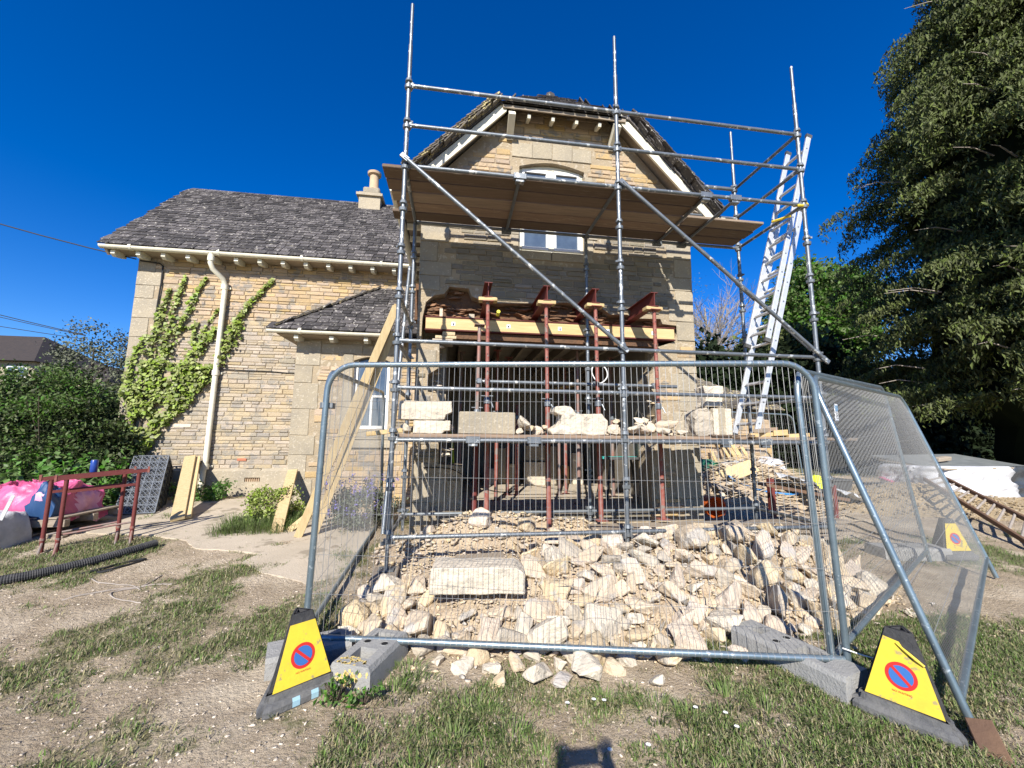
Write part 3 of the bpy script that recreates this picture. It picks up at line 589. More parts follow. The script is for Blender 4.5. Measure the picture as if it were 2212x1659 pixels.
# steel beam with timber packed web
bm_ = thing('wall_beam', 'timber faced steel beam with dark red flanges across the broken wall opening', 'beam', (1.45, 5.8, 3.0))
YB0 = 5.70
mb = MB(); mb.box(-.44, 3.35, YB0 + .012, YB0 + .07, 3.02, 3.185, .003); mb.build('timber_packing', 'timber', bm_)
mb = MB(); mb.box(-.45, 3.36, YB0, YB0 + .2, 3.19, 3.204); mb.box(-.45, 3.36, YB0, YB0 + .2, 3.0, 3.014); mb.box(-.45, 3.36, YB0 + .095, YB0 + .105, 3.014, 3.19); mb.build('steel_flanges', 'innerred', bm_)
for x in (-.05, .75, 1.52, 2.27, 3.0):
    mb = MB(); mb.box(x - .026, x + .026, YB0 + .006, YB0 + .012, 3.075, 3.13); w_ = mb.build('washer_plate', 'paper', bm_); mb = MB(); mb.tube([(x, YB0 + .006, 3.1), (x, YB0 - .012, 3.1)], .011, 6); mb.build('bolt', 'cablem', w_)
mb = MB(); mb.box(-.2, 3.1, YB0 + .06, YB0 + .5, 2.9, 2.995); mb.build('inner_lintel', 'core', house)
for (x, w_, m_) in ((-.25, .045, 'rubble'), (.17, .08, 'rubble_g')):
    mb = MB(); mb.box(x, x + w_, YB0 + .02, YB0 + .1, 3.206, 3.206 + (.12 if w_ < .05 else .06)); mb.build('wedge', m_, bm_)
# ================= WING =================
YW = 8.7; wing = thing('house_wing', 'long two storey stone wing with a dark slate roof left of the gable', 'house wing', (-3.4, YW, .3))
WX0, WX1 = -6.34, -.56
air = [(-3.98, .60), (-3.72, .60), (-3.72, .67), (-3.98, .67)]
ww = wall_slab('front_wall', [(WX0, 0), (WX1, 0), (WX1, 5.1), (WX0, 5.1)], [air], YW, .4, 'mortar', wing)
quo = []; z = .84; k = 0
while z < 5.0:
    h = random.uniform(.24, .42); w = (.46, .3)[k % 2] + random.uniform(-.03, .04); quo.append((WX0 + .003, WX0 + w, z + .004, min(z + h, 5.08) - .004, .012)); z += h; k += 1
def okw(x, z): return z > .84 and not any(q[0] - .005 < x < q[1] + .006 and q[2] - .005 < z < q[3] + .005 for q in quo) and not (x > -2.95 and z < 3.0)
masonry(ww, YW, WX0, WX1, .84, 5.08, okw, lambda x, z: 'stone_warm' if z + .5 * fbm(x, z, 3, .9, 3) > 3.9 else 'stone', hs=(.05, .105), ls=(.12, .36), limit=276)
for q in quo:
    mb = MB(); stone_block(mb, *q[:4], YW, q[4], .006); mb.build('quoin', 'ashlar', ww)
for (x, z, w, h) in ((-4.17, .99, .17, .05), (-5.35, 1.63, .3, .07), (-3.2, 3.4, .2, .07)):
    mb = MB(); stone_block(mb, x, x + w, z, z + h, YW, .026, .006); mb.build('stone', 'brick' if z < 1 else 'rubble', ww)
def plinth(xa, xb, parent):
    mb = MB(); mb.prism([(xa, YW + .0, .86), (xa, YW - .055, .80), (xa, YW - .055, 0), (xa, YW, 0)], (xb - xa, 0, 0)); return mb.build('plinth', 'ashlar', parent)
plinth(WX0 - .02, -3.99, ww); plinth(-3.71, -2.84, ww)
mb = MB(); mb.box(-3.99, -3.71, YW - .055, YW - .002, .675, .84); mb.box(-3.99, -3.71, YW - .055, YW - .002, 0, .595); mb.build('plinth_stone', 'ashlar', ww)
mb = MB(); 
for k in range(7): mb.box(-3.98 + k * .038, -3.98 + k * .038 + .012, YW - .03, YW - .01, .595, .675)
mb.box(-3.99, -3.71, YW - .004, YW + .03, .59, .68); mb.build('air_brick', 'terra', ww)
mb = MB(); mb.box(WX0, WX0 + .4, YW + .41, 13.5, 0, 5.05); mb.build('side_wall', 'stone', wing)
gv = MB(); gv.prism([(WX0 + .002, YW + .01, 5.1), (WX0 + .002, 12.5, 5.1), (WX0 + .002, 10.6, 7.4)], (.3, 0, 0)); gv.build('gable_wall', 'stone', wing)
RW = 1.125; YE = 8.36; ZE = 5.1; YR = 10.6; ZR = ZE + (YR - YE) * RW; RX0 = -6.72; RX1 = -.4
rf = MB(); rf.prism([(RX0, YE, ZE), (RX0, YR, ZR), (RX0, 12.9, ZR - 2.3 * RW), (RX0, 12.9, ZR - 2.3 * RW - .06), (RX0, YR, ZR - .07), (RX0, YE, ZE - .06)], (RX1 - RX0, 0, 0)); wroof = rf.build('roof', 'slate', wing)
tiles(wroof, (RX0 - .03, YE - .05, ZE - .0), (1, 0, 0), (0, 1, RW), RX1 - RX0 + .1, math.hypot(YR - YE, ZR - ZE) + .05, lambda u, v: u < RX1 - RX0 + .1, 'slate', tw=(.13, .27), ex=(.095, .155), limit=284, th=.02)
for k in range(15):
    x = RX0 + k * .43; mb = MB(); mb.prism([(x, YR - .16, ZR - .13), (x, YR, ZR + .07), (x, YR + .16, ZR - .13), (x, YR, ZR + .03)], (.42, 0, 0)); mb.build('ridge_tile', 'terra' if k < 2 else 'slate_warm', wroof)
for k in range(22):
    t = k / 22; y = YE + (YR - YE) * t; z = ZE + (ZR - ZE) * t; mb = MB(); mb.bar((RX0 - .01, y, z + .03), (RX0 - .01, y + .16, z + .03 + .16 * RW), .1, .03); mb.build('verge_tile', 'slate', wroof)
mb = MB(); mb.bar((RX0 + .05, YE, ZE - .14), (RX0 + .05, YR, ZR - .15), .04, .16); mb.build('bargeboard', 'oldwood', wing)
gutter('gutter', (RX0 - .04, YE - .03, ZE - .04), (RX1 - .32, YE - .03, ZE - .04), .062, wing)
for k in range(14):
    x = -6.62 + k * .437; mb = MB(); mb.prism([(x, YE + .02, ZE - .10), (x, YE + .02, ZE - .17), (x, YE + .08, ZE - .21), (x, YW - .03, ZE - .16), (x, YW - .03, ZE - .04)], (.075, 0, 0)); mb.build('rafter_foot', 'cream', wing)
mb = MB(); mb.box(RX0 + .05, RX1, YE + .02, YW + .02, ZE - .085, ZE - .065); mb.build('soffit_board', 'oldwood', wing)
dp = MB(); dpx = -4.7; dp.tube([(dpx - .12, YE - .03, ZE - .08), (dpx - .12, YE - .03, ZE - .26), (dpx - .10, YE + .02, ZE - .36), (dpx + .02, YW - .17, ZE - .50), (dpx + .04, YW - .11, ZE - .60), (dpx + .04, YW - .1, ZE - .75), (dpx + .02, YW - .1, 1.0), (dpx + .01, YW - .12, .9), (dpx - .0, YW - .14, .34)], .048, 14)
for z in (ZE - .7, 2.65, .84): dp.tube([(dpx + .03, YW - .1 - (.02 if z < 1 else 0), z), (dpx + .03, YW - .1 - (.02 if z < 1 else 0), z + .1)], .062, 14); dp.box(dpx - .06, dpx + .12, YW - .05, YW - .012, z + .03, z + .07)
dp.tube([(dpx - .12, YE - .03, ZE - .22), (dpx - .12, YE - .03, ZE - .12)], .06, 14); dp.build('downpipe', 'cream', wing, True)
def cable(pts, r, name, label, cat='cable', parent=None, m='cablem', n=6, group=None):
    mb = MB(); mb.tube(pts, r, n); o = mb.build(name, m, parent, True)
    if parent is None: meta(o, label, cat, group)
    return o
cable([(-6.30, YW - .03, 4.93), (-5.95, YW - .03, 4.9), (-5.88, YW - .03, 4.85), (-5.87, YW - .035, 4.5), (-5.89, YW - .03, 4.1), (-5.9, YW - .03, 3.7), (-5.9, YW - .03, 3.3)], .014, 'wall_cable', '', parent=wing)
cable([(-4.62, YW - .03, 2.79), (-4.2, YW - .03, 2.775), (-3.7, YW - .03, 2.77), (-3.4, YW - .03, 2.75), (-2.84, YW - .03, 2.76)], .009, 'wall_cable', '', parent=wing)
ch = MB(); ch.box(-2.62, -2.08, 10.3, 10.9, 6.8, 7.72); ch.box(-2.68, -2.02, 10.24, 10.96, 7.72, 7.79); ch.box(-2.62, -2.08, 10.3, 10.9, 7.79, 7.84); cho = ch.build('chimney', 'ashlar', wing)
mb = MB(); mb.obox((-2.33, 10.55, 7.93), (1, 0, 0), (0, 1, 0), (0, 0, 1), .42, .42, .18, .03); mb.build('flaunching', 'ashlar', cho)
mb = MB(); mb.tube([(-2.3, 10.5, 8.0), (-2.3, 10.5, 8.06), (-2.3, 10.5, 8.42), (-2.3, 10.5, 8.44), (-2.3, 10.5, 8.50), (-2.3, 10.5, 8.53)], [.16, .12, .115, .17, .18, .14], 16); mb.build('chimney_pot', 'terra', cho, True)
# ================= PORCH =================
YP = 7.6; porch = thing('stone_porch', 'small single storey stone lean-to with hipped slate roof in the corner', 'porch', (-1.7, YP, .27))
pw = [(-1.84, 1.62), (-1.2, 1.62), (-1.2, 2.86)] + [(-1.2 - .64 * t / 6, 2.86 + .08 * math.sin(math.pi * t / 6)) for t in range(1, 6)] + [(-1.84, 2.86)]
PX0 = -2.84
pwall = wall_slab('front_wall', [(PX0, 0), (-.57, 0), (-.57, 3.24), (PX0, 3.24)], [pw], YP, .35, 'mortar', porch)
quo = []; z = .3; k = 0
while z < 3.05:
    h = random.uniform(.28, .5); quo.append((PX0 + .003, PX0 + (.42, .3)[k % 2], z + .004, min(z + h, 3.2) - .004, .012)); z += h; k += 1
quo += [(-2.4, -1.7, 2.98, 3.15, .012), (-1.69, -.9, 2.98, 3.15, .012), (-2.02, -1.85, 1.6, 2.97, .014), (-1.95, -1.05, 1.28, 1.42, .05), (-1.95, -1.05, 1.43, 1.6, .03)]
masonry(pwall, YP, PX0, -.57, .3, 3.2, lambda x, z: not (-1.86 < x < -1.18 and 1.6 < z < 2.98) and not any(q[0] - .005 < x < q[1] + .006 and q[2] - .005 < z < q[3] + .005 for q in quo), 'stone_warm', hs=(.07, .13), ls=(.15, .4), limit=200)
for q in quo:
    mb = MB(); stone_block(mb, *q[:4], YP, q[4], .006); mb.build('dressed_stone', 'ashlar', pwall)
mb = MB(); mb.box(PX0, PX0 + .35, YP + .36, YW - .01, 0, 3.24); mb.build('side_wall', 'stone_warm', porch)
mb = MB(); mb.box(-1.84, -1.78, YP + .1, YP + .16, 1.62, 2.9); mb.box(-1.26, -1.2, YP + .1, YP + .16, 1.62, 2.9); mb.box(-1.78, -1.26, YP + .1, YP + .16, 1.62, 1.68); mb.box(-1.78, -1.26, YP + .1, YP + .16, 2.2, 2.24); mb.box(-1.54, -1.50, YP + .1, YP + .16, 1.68, 2.2); w_ = mb.build('window', 'white', porch)
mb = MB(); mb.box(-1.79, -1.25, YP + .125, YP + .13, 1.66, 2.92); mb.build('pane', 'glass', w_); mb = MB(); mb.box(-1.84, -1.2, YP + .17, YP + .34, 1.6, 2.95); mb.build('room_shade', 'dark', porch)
PE = 7.28; PZ = 3.32; PR = .9; PX = -3.12; dY = YW - PE
rf = MB(); rf.prism([(PX, PE, PZ), (-.57, PE, PZ), (-.57, YW, PZ + dY * PR), (PX + dY, YW, PZ + dY * PR)], (0, 0, -.05)); rf.prism([(PX, YW, PZ), (PX, PE, PZ), (PX + dY, YW, PZ + dY * PR)], (0, 0, -.05)); proof = rf.build('roof', 'slate', porch)
ls_ = math.hypot(dY, dY * PR)
tiles(proof, (PX - .02, PE - .04, PZ), (1, 0, 0), (0, 1, PR), 2.55, ls_, lambda u, v: u - .02 > v / ls_ * dY - .06, 'slate', tw=(.15, .28), ex=(.11, .14), limit=150, th=.022)
tiles(proof, (PX, YW, PZ), (0, -1, 0), (1, 0, PR), dY, ls_, lambda u, v: dY - u > v / ls_ * dY, 'slate', tw=(.15, .28), ex=(.11, .14), limit=40, th=.022)
for k in range(13):
    t = k / 13 * 1.0; p = Vector((PX + dY * t, PE + dY * t, PZ + dY * PR * t + .05)); d = Vector((1, 1, PR)).normalized(); mb = MB(); mb.bar(p, p + d * .2 + Vector((0, 0, .02)), .17, .03); mb.build('hip_tile', 'slate_warm', proof)
gutter('gutter', (PX - .07, PE - .05, PZ - .04), (-.95, PE - .05, PZ - .04), .05, porch)
for x in (-2.78, -2.2, -1.62, -1.04):
    mb = MB(); mb.prism([(x, PE + .0, PZ - .10), (x, PE + .0, PZ - .16), (x, PE + .06, PZ - .2), (x, YP - .02, PZ - .15), (x, YP - .02, PZ - .08)], (.07, 0, 0)); mb.build('rafter_foot', 'cream', porch)
mb = MB(); mb.box(PX + .05, -.57, PE + .02, YP + .01, PZ - .09, PZ - .075); mb.box(PX + .05, PX + .3, PE + .3, YW - .02, PZ - .09, PZ - .075); mb.build('soffit_board', 'oldwood', porch)
# ================= IVY =================
ivy = thing('ivy_plant', 'bright green ivy fanning up the wing wall on both sides of the cream downpipe', 'ivy', (-5.7, 8.65, .3))
strands = [([(-5.96, 2.7), (-5.87, 3.29), (-5.81, 3.65), (-5.76, 4.01), (-5.70, 4.38)], .17, .04, 1.), ([(-5.71, 2.71), (-5.66, 3.45), (-5.58, 3.96), (-5.5, 4.35), (-5.44, 4.66)], .15, .025, .8), ([(-5.63, 3.0), (-5.48, 3.51), (-5.31, 3.92), (-5.23, 4.23), (-5.06, 4.66)], .16, .025, .8), ([(-5.38, 2.57), (-5.16, 3.02), (-4.90, 3.39), (-4.74, 3.62)], .2, .08, 1.), ([(-5.14, 3.2), (-5.15, 3.7)], .09, .05, .9), ([(-5.05, 3.4), (-4.89, 3.79), (-4.76, 4.03)], .06, .02, .8),
 ([(-4.66, 2.85), (-4.51, 3.26), (-4.42, 3.72), (-4.23, 4.10), (-4.03, 4.39), (-3.78, 4.68)], .16, .035, 1.), ([(-4.5, 3.3), (-4.32, 3.75)], .18, .1, .8), ([(-5.5, 2.75), (-4.72, 2.83)], .13, .05, 1.), ([(-5.18, 2.2), (-4.76, 2.58)], .12, .03, 1.), ([(-6.24, 2.3), (-6.21, 2.84), (-6.12, 3.16), (-6.0, 3.4)], .12, .05, .8), ([(-5.48, 3.51), (-5.2, 3.62)], .07, .03, .6)]
mass = [(-6.30, 2.2), (-6.16, 2.55), (-6.0, 2.72), (-5.75, 2.95), (-5.44, 2.85), (-5.1, 2.9), (-4.78, 2.80), (-4.78, 2.6), (-5.02, 2.15), (-5.43, 1.69), (-5.61, 1.32), (-5.9, 1.0), (-6.1, .8), (-6.3, .9), (-6.1, 1.8), (-6.2, 2.1)]
P = []
for pts, w0, w1, dn in strands:
    for i in range(len(pts) - 1):
        a, b = Vector((*pts[i], 0)), Vector((*pts[i + 1], 0)); L = (b - a).length; n = int(L * 700 * dn * (w0 + w1)); 
        for k in range(max(n, int(L * 60))):
            t = random.random(); tt = (i + t) / (len(pts) - 1); w = w0 + (w1 - w0) * tt; c = a.lerp(b, t); g = random.gauss(0, .5) * w * (.75 + .6 * noise.noise(Vector((c.x * 5, c.y * 5, 1))))
            P.append((c.x + g, YW - .03 - random.random() * .06 * (w / .1 + .3), c.y + random.gauss(0, .3) * w))
for k in range(4300):
    x = random.uniform(-6.35, -4.7); z = random.uniform(.7, 3.0)
    if inside(mass, x, z) and fbm(x, z, 2, 3.2, 3) > -.34: P.append((x, YW - .03 - random.random() * .13, z))
P = np.array(P); iv = leaves(P, .078, 'ivy_leaves', 'ivy', ivy, aspect=.95, droop=.9, nrm=np.array([.0, -1.6, .9]), nspread=.75); iv['kind'] = 'stuff'
mb = MB()
for pts, w0, w1, dn in strands: mb.tube([(x, YW - .025, z) for x, z in pts], .009, 5)
for x in (-5.95, -5.8, -6.05): mb.tube([(-5.9, YW - .03, .3), (x, YW - .04, 1.2), (x + .1, YW - .03, 2.7)], .02, 6)
mb.build('stem', 'bark', ivy)
# ================= SCAFFOLD =================
sc = thing('scaffold', 'grey tube scaffold two bays wide with boarded decks in front of the gable', 'scaffold', (1.88, 4.9, .25))
YF, YK = 4.30, 5.52; SX = (-.62, 1.88, 4.39)
cupm = None
def cup_mesh():
    mb = MB(); mb.tube([(0, 0, -.05), (0, 0, -.045), (0, 0, -.012), (0, 0, -.008)], [.03, .043, .047, .03], 12); mb.tube([(0, 0, .035), (0, 0, .04), (0, 0, .075), (0, 0, .08)], [.03, .044, .036, .03], 12); mb.box(.03, .062, -.01, .01, .04, .062)
    o = mb.build('cup', 'galvdark', None, False, (0, 0, 0)); me = o.data; bpy.data.objects.remove(o); return me
CUP = cup_mesh()
for (x, y, z0, z1) in ((SX[0], YF, .2, 6.57), (SX[1], YF, .2, 6.55), (SX[2], YF, .22, 6.5), (SX[0], YK, .3, 4.6), (SX[1], YK, .3, 4.6), (SX[2], YK, .3, 6.52)):
    mb = MB(); pts = [(x, y, z0), (x, y, z0 + .35), (x, y, z0 + .351), (x, y, z1 - .55), (x, y, z1 - .549), (x, y, z1)] if z1 > 6 else [(x, y, z0), (x, y, z0 + .2), (x, y, z0 + .201), (x, y, z1)]
    mb.tube(pts, [.019, .019, .0245, .0245, .019, .019] if z1 > 6 else [.019, .019, .0245, .0245], 12); mb.obox((x, y, z0 + .25), (1, .3, 0), (-.3, 1, 0), (0, 0, 1), .14, .03, .03); st = mb.build('standard', 'galv', sc, True)
    if y == YF and x != SX[2]:
        mb = MB(); mb.box(x - .075, x + .075, y - .075, y + .075, z0, z0 + .008); mb.build('base_plate', 'galvdark', st)
    z = .5
    while z < min(z1, 6.1) - .1:
        c = bpy.data.objects.new('cup', CUP); link(c, st); c.location = Vector((x, y, z)) - ORG[sc.name]; c.rotation_euler.z = random.uniform(0, 6); z += .5
def ledger(p0, p1, m='galv', name='ledger', r=.0225, ends=True):
    mb = MB(); p0 = Vector(p0); p1 = Vector(p1); d = (p1 - p0).normalized(); mb.tube([p0 + d * .03, p1 - d * .03], r, 12)
    if ends:
        for p in (p0 + d * .025, p1 - d * .05): mb.obox(p + d * .012, d, (d.y, -d.x, 0), (0, 0, 1), .03, .03, .07, .004)
    return mb.build(name, m, sc, True)
for z in (5.5, 5.0, 4.5, 2.5, 2.0, 1.46, .5):
    for a, b in ((0, 1), (1, 2)): ledger((SX[a], YF, z), (SX[b], YF, z))
for z in (4.5, 1.46, .5):
    for a, b in ((0, 1), (1, 2)): ledger((SX[a], YK, z), (SX[b], YK, z), 'galvdark')
for z in (4.5, 3.0, 2.5, 2.0, 1.46, .5): ledger((SX[0], YF, z), (SX[0], YK, z), 'galv', 'transom')
for z in (5.5, 5.0, 4.5, 2.0, 1.46, .5): ledger((SX[2], YF, z), (SX[2], YK, z), 'galv', 'transom')
ledger((SX[1], YF, 4.5), (SX[1], YK, 4.5), 'galvdark', 'transom'); ledger((SX[1], YF, 1.46), (SX[1], YK, 1.46), 'galvdark', 'transom')
for x, z in ((.68, 4.48), (3.02, 4.48), (3.42, 4.48), (.2, 1.45), (.85, 1.45), (3.1, 1.45), (3.6, 1.45)):
    t_ = ledger((x, YF + .0, z), (x, YK, z), 'galvdark', 'transom', .02, False)
    mb = MB(); mb.box(x - .075, x + .075, YF - .032, YF + .026, z - .018, z + .052, .004); mb.build('clamp', 'galv', t_)
    mb = MB(); mb.box(x - .05, x + .05, YF - .02, YF + .05, z - .05, z - .02, .004); mb.build('clamp_jaw', 'galv', t_)
    mb = MB(); mb.box(x - .07, x + .07, YK - .03, YK + .03, z - .04, z + .05, .004); mb.build('clamp', 'galvdark', t_)
for p, q in (((SX[0], YF - .06, 4.56), (SX[1], YF - .06, 2.5)), ((SX[1] + .04, YF - .06, 4.52), (SX[2] + .05, YF - .06, 2.46))):
    mb = MB(); p = Vector(p); q = Vector(q); mb.tube([p, q], .0235, 12); d = (q - p).normalized()
    for e_ in (p, q): mb.obox(e_, d, (0, 1, 0), d.cross(Vector((0, 1, 0))), .11, .028, .06, .006); mb.tube([e_ + Vector((0, -.025, 0)), e_ + Vector((0, .06, 0))], .012, 8)
    mb.build('diagonal_brace', 'galv', sc, True)
ledger((SX[2] + .05, YF + .1, 2.6), (SX[2] - .05, YK + .05, 3.95), 'galvdark', 'diagonal_brace', .0235, False)
ledger((SX[0] - .06, YK + .1, 3.9), (SX[0] - .09, YF + .25, .45), 'galv', 'diagonal_brace', .0235, False)
ledger((3.55, YK, 5.0), (SX[2], YK, 5.0), 'galv', 'guard_rail', .0225, False); ledger((3.0, YF + .03, 4.64), (3.45, YF + .03, 4.64), 'galv', 'guard_rail', .0225, False)
ledger((-.62, YF, .5), (-.62, YF + .3, .62), 'galv', 'transom', .02, False)
def boards(x0, x1, ys, z, m='board', n='board'):
    for i, y in enumerate(ys):
        mb = MB(); mb.box(x0 + random.uniform(-.05, .05), x1 + random.uniform(-.03, .03), y + .009, y + .215, z + random.uniform(-.006, .004), z + .038, .006); b = mb.build(n, ('board', 'board2', 'board3', 'board', 'board2', 'board3')[(i * 2 + int(x0 > 1)) % 6], sc)
        for xx in (x0 + .02, x1 - .05):
            pass
bz = 4.505
boards(-.86, 3.02, [4.345 + k * .228 for k in range(5)], bz); boards(3.05, 4.26, [4.345 + k * .228 for k in range(2, 5)], bz - .0)
bz2 = 1.487
boards(-.6, 3.2, [4.345 + k * .228 for k in range(5)], bz2); boards(3.55, 4.9, [4.345 + k * .228 for k in range(5)], bz2)
mb = MB(); mb.box(2.95, 3.5, 4.33, 4.5, bz2 + .04, bz2 + .06); mb.build('board', 'board', sc)
mb = MB(); mb.tube([(SX[2] + .028, YF - .03, 4.48), (SX[2] + .045, YF, 4.53), (SX[2] - .08, YF + .06, 4.52), (SX[2] - .1, YF - .03, 4.47), (SX[2] - .05, YF - .05, 4.46)], .018, 8); mb.tube([(SX[2] - .1, YF + .1, 4.4), (SX[2] - .2, YF + .3, 4.42)], .016, 6); mb.build('strap', 'yellow', sc, True)
for (x, y) in ((SX[0], YF),):
    o = MB(); o.obox((x, y - .08, .17), (1, .05, 0), (-.05, 1, 0), (0, 0, 1), .24, .42, .045, .008); o.obox((x + .01, y - .06, .125), (1, .1, 0), (-.1, 1, 0), (0, 0, 1), .26, .5, .04, .008); meta(o.build('sole_board', 'oldwood'), 'short brown board pad under the left front scaffold leg', 'board')
# needles, props
NX = (.39, 1.16, 1.82, 2.65)
ordl = ('leftmost', 'second from left', 'third from left', 'rightmost')
for i, x in enumerate(NX):
    t_ = thing('steel_needle_beam', 'dark red steel I-beam poking out through the broken wall, %s of the four' % ordl[i], 'beam', (x, 4.97, 3.27), 'red steel needles through the wall')
    mb = MB(); z0, z1 = 3.275, 3.47; w = .052; mb.box(x - w, x + w, 4.97, 7.3, z1 - .008, z1); mb.box(x - w, x + w, 4.97, 7.3, z0, z0 + .008); mb.box(x - .004, x + .004, 4.972, 7.298, z0 + .0081, z1 - .0081); mb.build('steel_section', 'redsteel', t_)
    mb = MB(); mb.obox((x, 5.04, 3.252), (1, .04 * (i - 1.5), 0), (-.04 * (i - 1.5), 1, 0), (0, 0, 1), .24, .12, .045, .004); meta(mb.build('timber_packer', 'timber'), 'small timber packer wedged under the %s red needle beam' % ordl[i], 'packer', 'packers on top of the props')
def prop(x, y, z0, z1, zc, label, group, m='prop', tilt=(0, 0), m2='prop', holes=True):
    t_ = thing('steel_prop', label, 'prop', (x, y, z0), group); L = lambda z: (x + tilt[0] * (z - z0), y + tilt[1] * (z - z0), z)
    mb = MB(); mb.box(x - .07, x + .07, y - .07, y + .07, z0, z0 + .007); mb.build('base_plate', m, t_); a = L(z1)
    mb = MB(); mb.box(a[0] - .07, a[0] + .07, a[1] - .07, a[1] + .07, z1 - .007, z1); mb.build('top_plate', m2, t_)
    mb = MB(); mb.tube([L(z0 + .007), L(zc)], .031, 12); mb.build('outer_tube', m, t_, True); mb = MB(); mb.tube([L(zc - .01), L(z1 - .008)], .0245, 12); it = mb.build('inner_tube', m2, t_, True)
    mb = MB(); mb.tube([L(zc - .07), L(zc - .065), L(zc - .01), L(zc + .01)], [.033, .045, .045, .034], 12); mb.tube([(L(zc)[0] - .075, y + .0, zc + .03), (L(zc)[0] + .075, y - .01, zc + .03)], .008, 6); mb.tube([(L(zc)[0] + .05, y - .03, zc - .04), (L(zc)[0] + .075, y - .06, zc - .12)], .008, 6); mb.build('collar', 'galv', t_)
    if holes:
        mb = MB(); z = zc + .12
        while z < z1 - .08: p = Vector(L(z)); mb.tube([p + Vector((0, -.0255, 0)), p + Vector((0, -.0225, 0))], .0075, 8); z += .11
        mb.build('pin_holes', 'cablem', it)
    return t_
for i, (x, z0, zc) in enumerate(((.42, .28, 1.98), (1.2, .28, 1.96), (1.86, .47, 1.97), (2.69, .47, 1.95))):
    prop(x, 5.04 + .04 * (i < 2), z0, 3.229, zc, 'tall rusty red adjustable prop holding up the %s needle beam' % ordl[i], 'red props under the needles', tilt=((NX[i] - x) / 2.95, -.012))
mb = MB(); mb.tube([(.26, 5.12, 2.2), (3.0, 5.12, 2.2)], .0235, 12)
for x in (.40, 1.17, 1.83, 2.66, .3): mb.obox((x, 5.1, 2.2), (1, 0, 0), (0, 1, 0), (0, 0, 1), .07, .08, .075, .012)
meta(mb.build('linking_tube', 'galv', None, True), 'grey horizontal scaffold tube clamped across the red props', 'tube')
prop(.28, 5.35, .3, 3.0, 1.85, 'grey upper tube prop with bright red lower half just left of the leftmost red prop', None, tilt=(.01, 0), m='redsteel', m2='propgrey', holes=False)
for i, (x, y, zt, mm) in enumerate(((.99, 7.5, 3.0, 'prop'), (1.17, 7.55, 2.1, 'prop'), (1.95, 7.45, 3.0, 'propgrey'), (2.12, 7.6, 3.0, 'prop'), (.42, 7.6, 3.0, 'propgrey'), (.72, 6.9, 3.0, 'prop'), (2.0, 6.4, 3.0, 'propgrey'), (2.9, 7.2, 3.0, 'propgrey'), (.1, 7.2, 3.0, 'propgrey'))):
    prop(x, y, .45, zt, min(1.9, zt - .2), '%s prop inside the opened room, %s' % ('grey' if mm == 'propgrey' else 'rusty red', ('thin and left of centre', 'the short one left of centre', 'right of centre', 'just right of the central blocks', 'far left at the back', 'nearest the leftmost red needle prop', 'close behind the third needle prop', 'by the workbench', 'hard by the left wall')[i]), 'props inside the opened room', m=mm, m2=mm, holes=False)
mb = MB(); mb.tube([(.42 - .0, 5.07 - .031, 3.06), (.42, 5.07 - .12, 3.08)], .0225, 12); mb.m = 0; meta(mb.build('tube_cap', 'capy', None, True), 'round yellow plastic cap on a tube end beside the leftmost red prop', 'cap').location.x += .1
# ================= FENCE PANELS =================
def lerp4(c, u, w):
    (bl, br, tl, tr) = c; return bl.lerp(br, u).lerp(tl.lerp(tr, u), w)
def fence(corners, label, legs=.12, nw=87, off=0, nh=7, wr=.0016):
    c = [Vector(p) for p in corners]; L = (c[1] - c[0]).length; H = (c[2] - c[0]).length; r = .2; t_ = thing('mesh_fence_panel', label, 'fence panel', tuple((c[0] + c[1]) / 2 - Vector((0, 0, legs))), 'mesh fence panels')
    Q = lambda x, z: lerp4(c, x / L, z / H)
    pts = [Q(0, -legs), Q(0, .0), Q(0, H * .5), Q(0, H - r)] + [Q(r - r * math.cos(a), H - r + r * math.sin(a)) for a in [math.pi / 2 * k / 7 for k in range(1, 8)]] + [Q(L * .33, H), Q(L * .66, H), Q(L - r, H)] + [Q(L - r + r * math.sin(a), H - r + r * math.cos(a)) for a in [math.pi / 2 * k / 7 for k in range(1, 8)]] + [Q(L, H * .5), Q(L, 0), Q(L, -legs)]
    mb = MB(); mb.tube(pts, .0205, 12)
    for x in (0, L):
        for z in (.5, 1.1, 1.45): mb.tube([Q(x, z), Q(x, z + .008)], .0225, 12)
    mb.build('frame', 'fence', t_, True)
    mb = MB(); mb.tube([Q(0.02, 0), Q(L - .02, 0)], .0205, 12); mb.build('bottom_rail', 'fence', t_, True)
    mb = MB()
    for k in range(1, nw):
        x = L * k / nw; top = H
        if x < r: top = H - r + math.sqrt(max(0, r * r - (r - x) ** 2))
        if x > L - r: top = H - r + math.sqrt(max(0, r * r - (x - L + r) ** 2))
        j = lambda: random.uniform(-.0025, .0025)
        mb.tube([Q(x, 0), Q(x + j(), H * .33), Q(x + j(), H * .66), Q(x, top)], wr, 3, False)
        mb.tube([Q(x - .0015, top), Q(x + .0015, top)], .0225, 8, False); mb.tube([Q(x - .0015, 0), Q(x + .0015, 0)], .0225, 8, False)
    for k in range(1, nh): z = H * k / nh + (.01 if k % 2 else 0); mb.tube([Q(0, z), Q(L * .25, z + j()), Q(L * .5, z - j()), Q(L * .75, z + j()), Q(L, z)], wr * 1.1, 3, False)
    o = mb.build('wire_mesh', 'wire', t_); o['kind'] = 'stuff'; return t_
fence([(-.97, 3.14, .13), (2.47, 2.4, .14), (-.93, 3.13, 2.02), (2.42, 2.42, 2.02)], 'front mesh fence panel facing the camera before the rubble heap')
fence([(-1.0, 3.22, .12), (-1.08, 6.68, .22), (-.955, 3.2, 1.99), (-1.1, 6.5, 2.17)], 'left mesh fence panel running back from the front panel towards the porch')
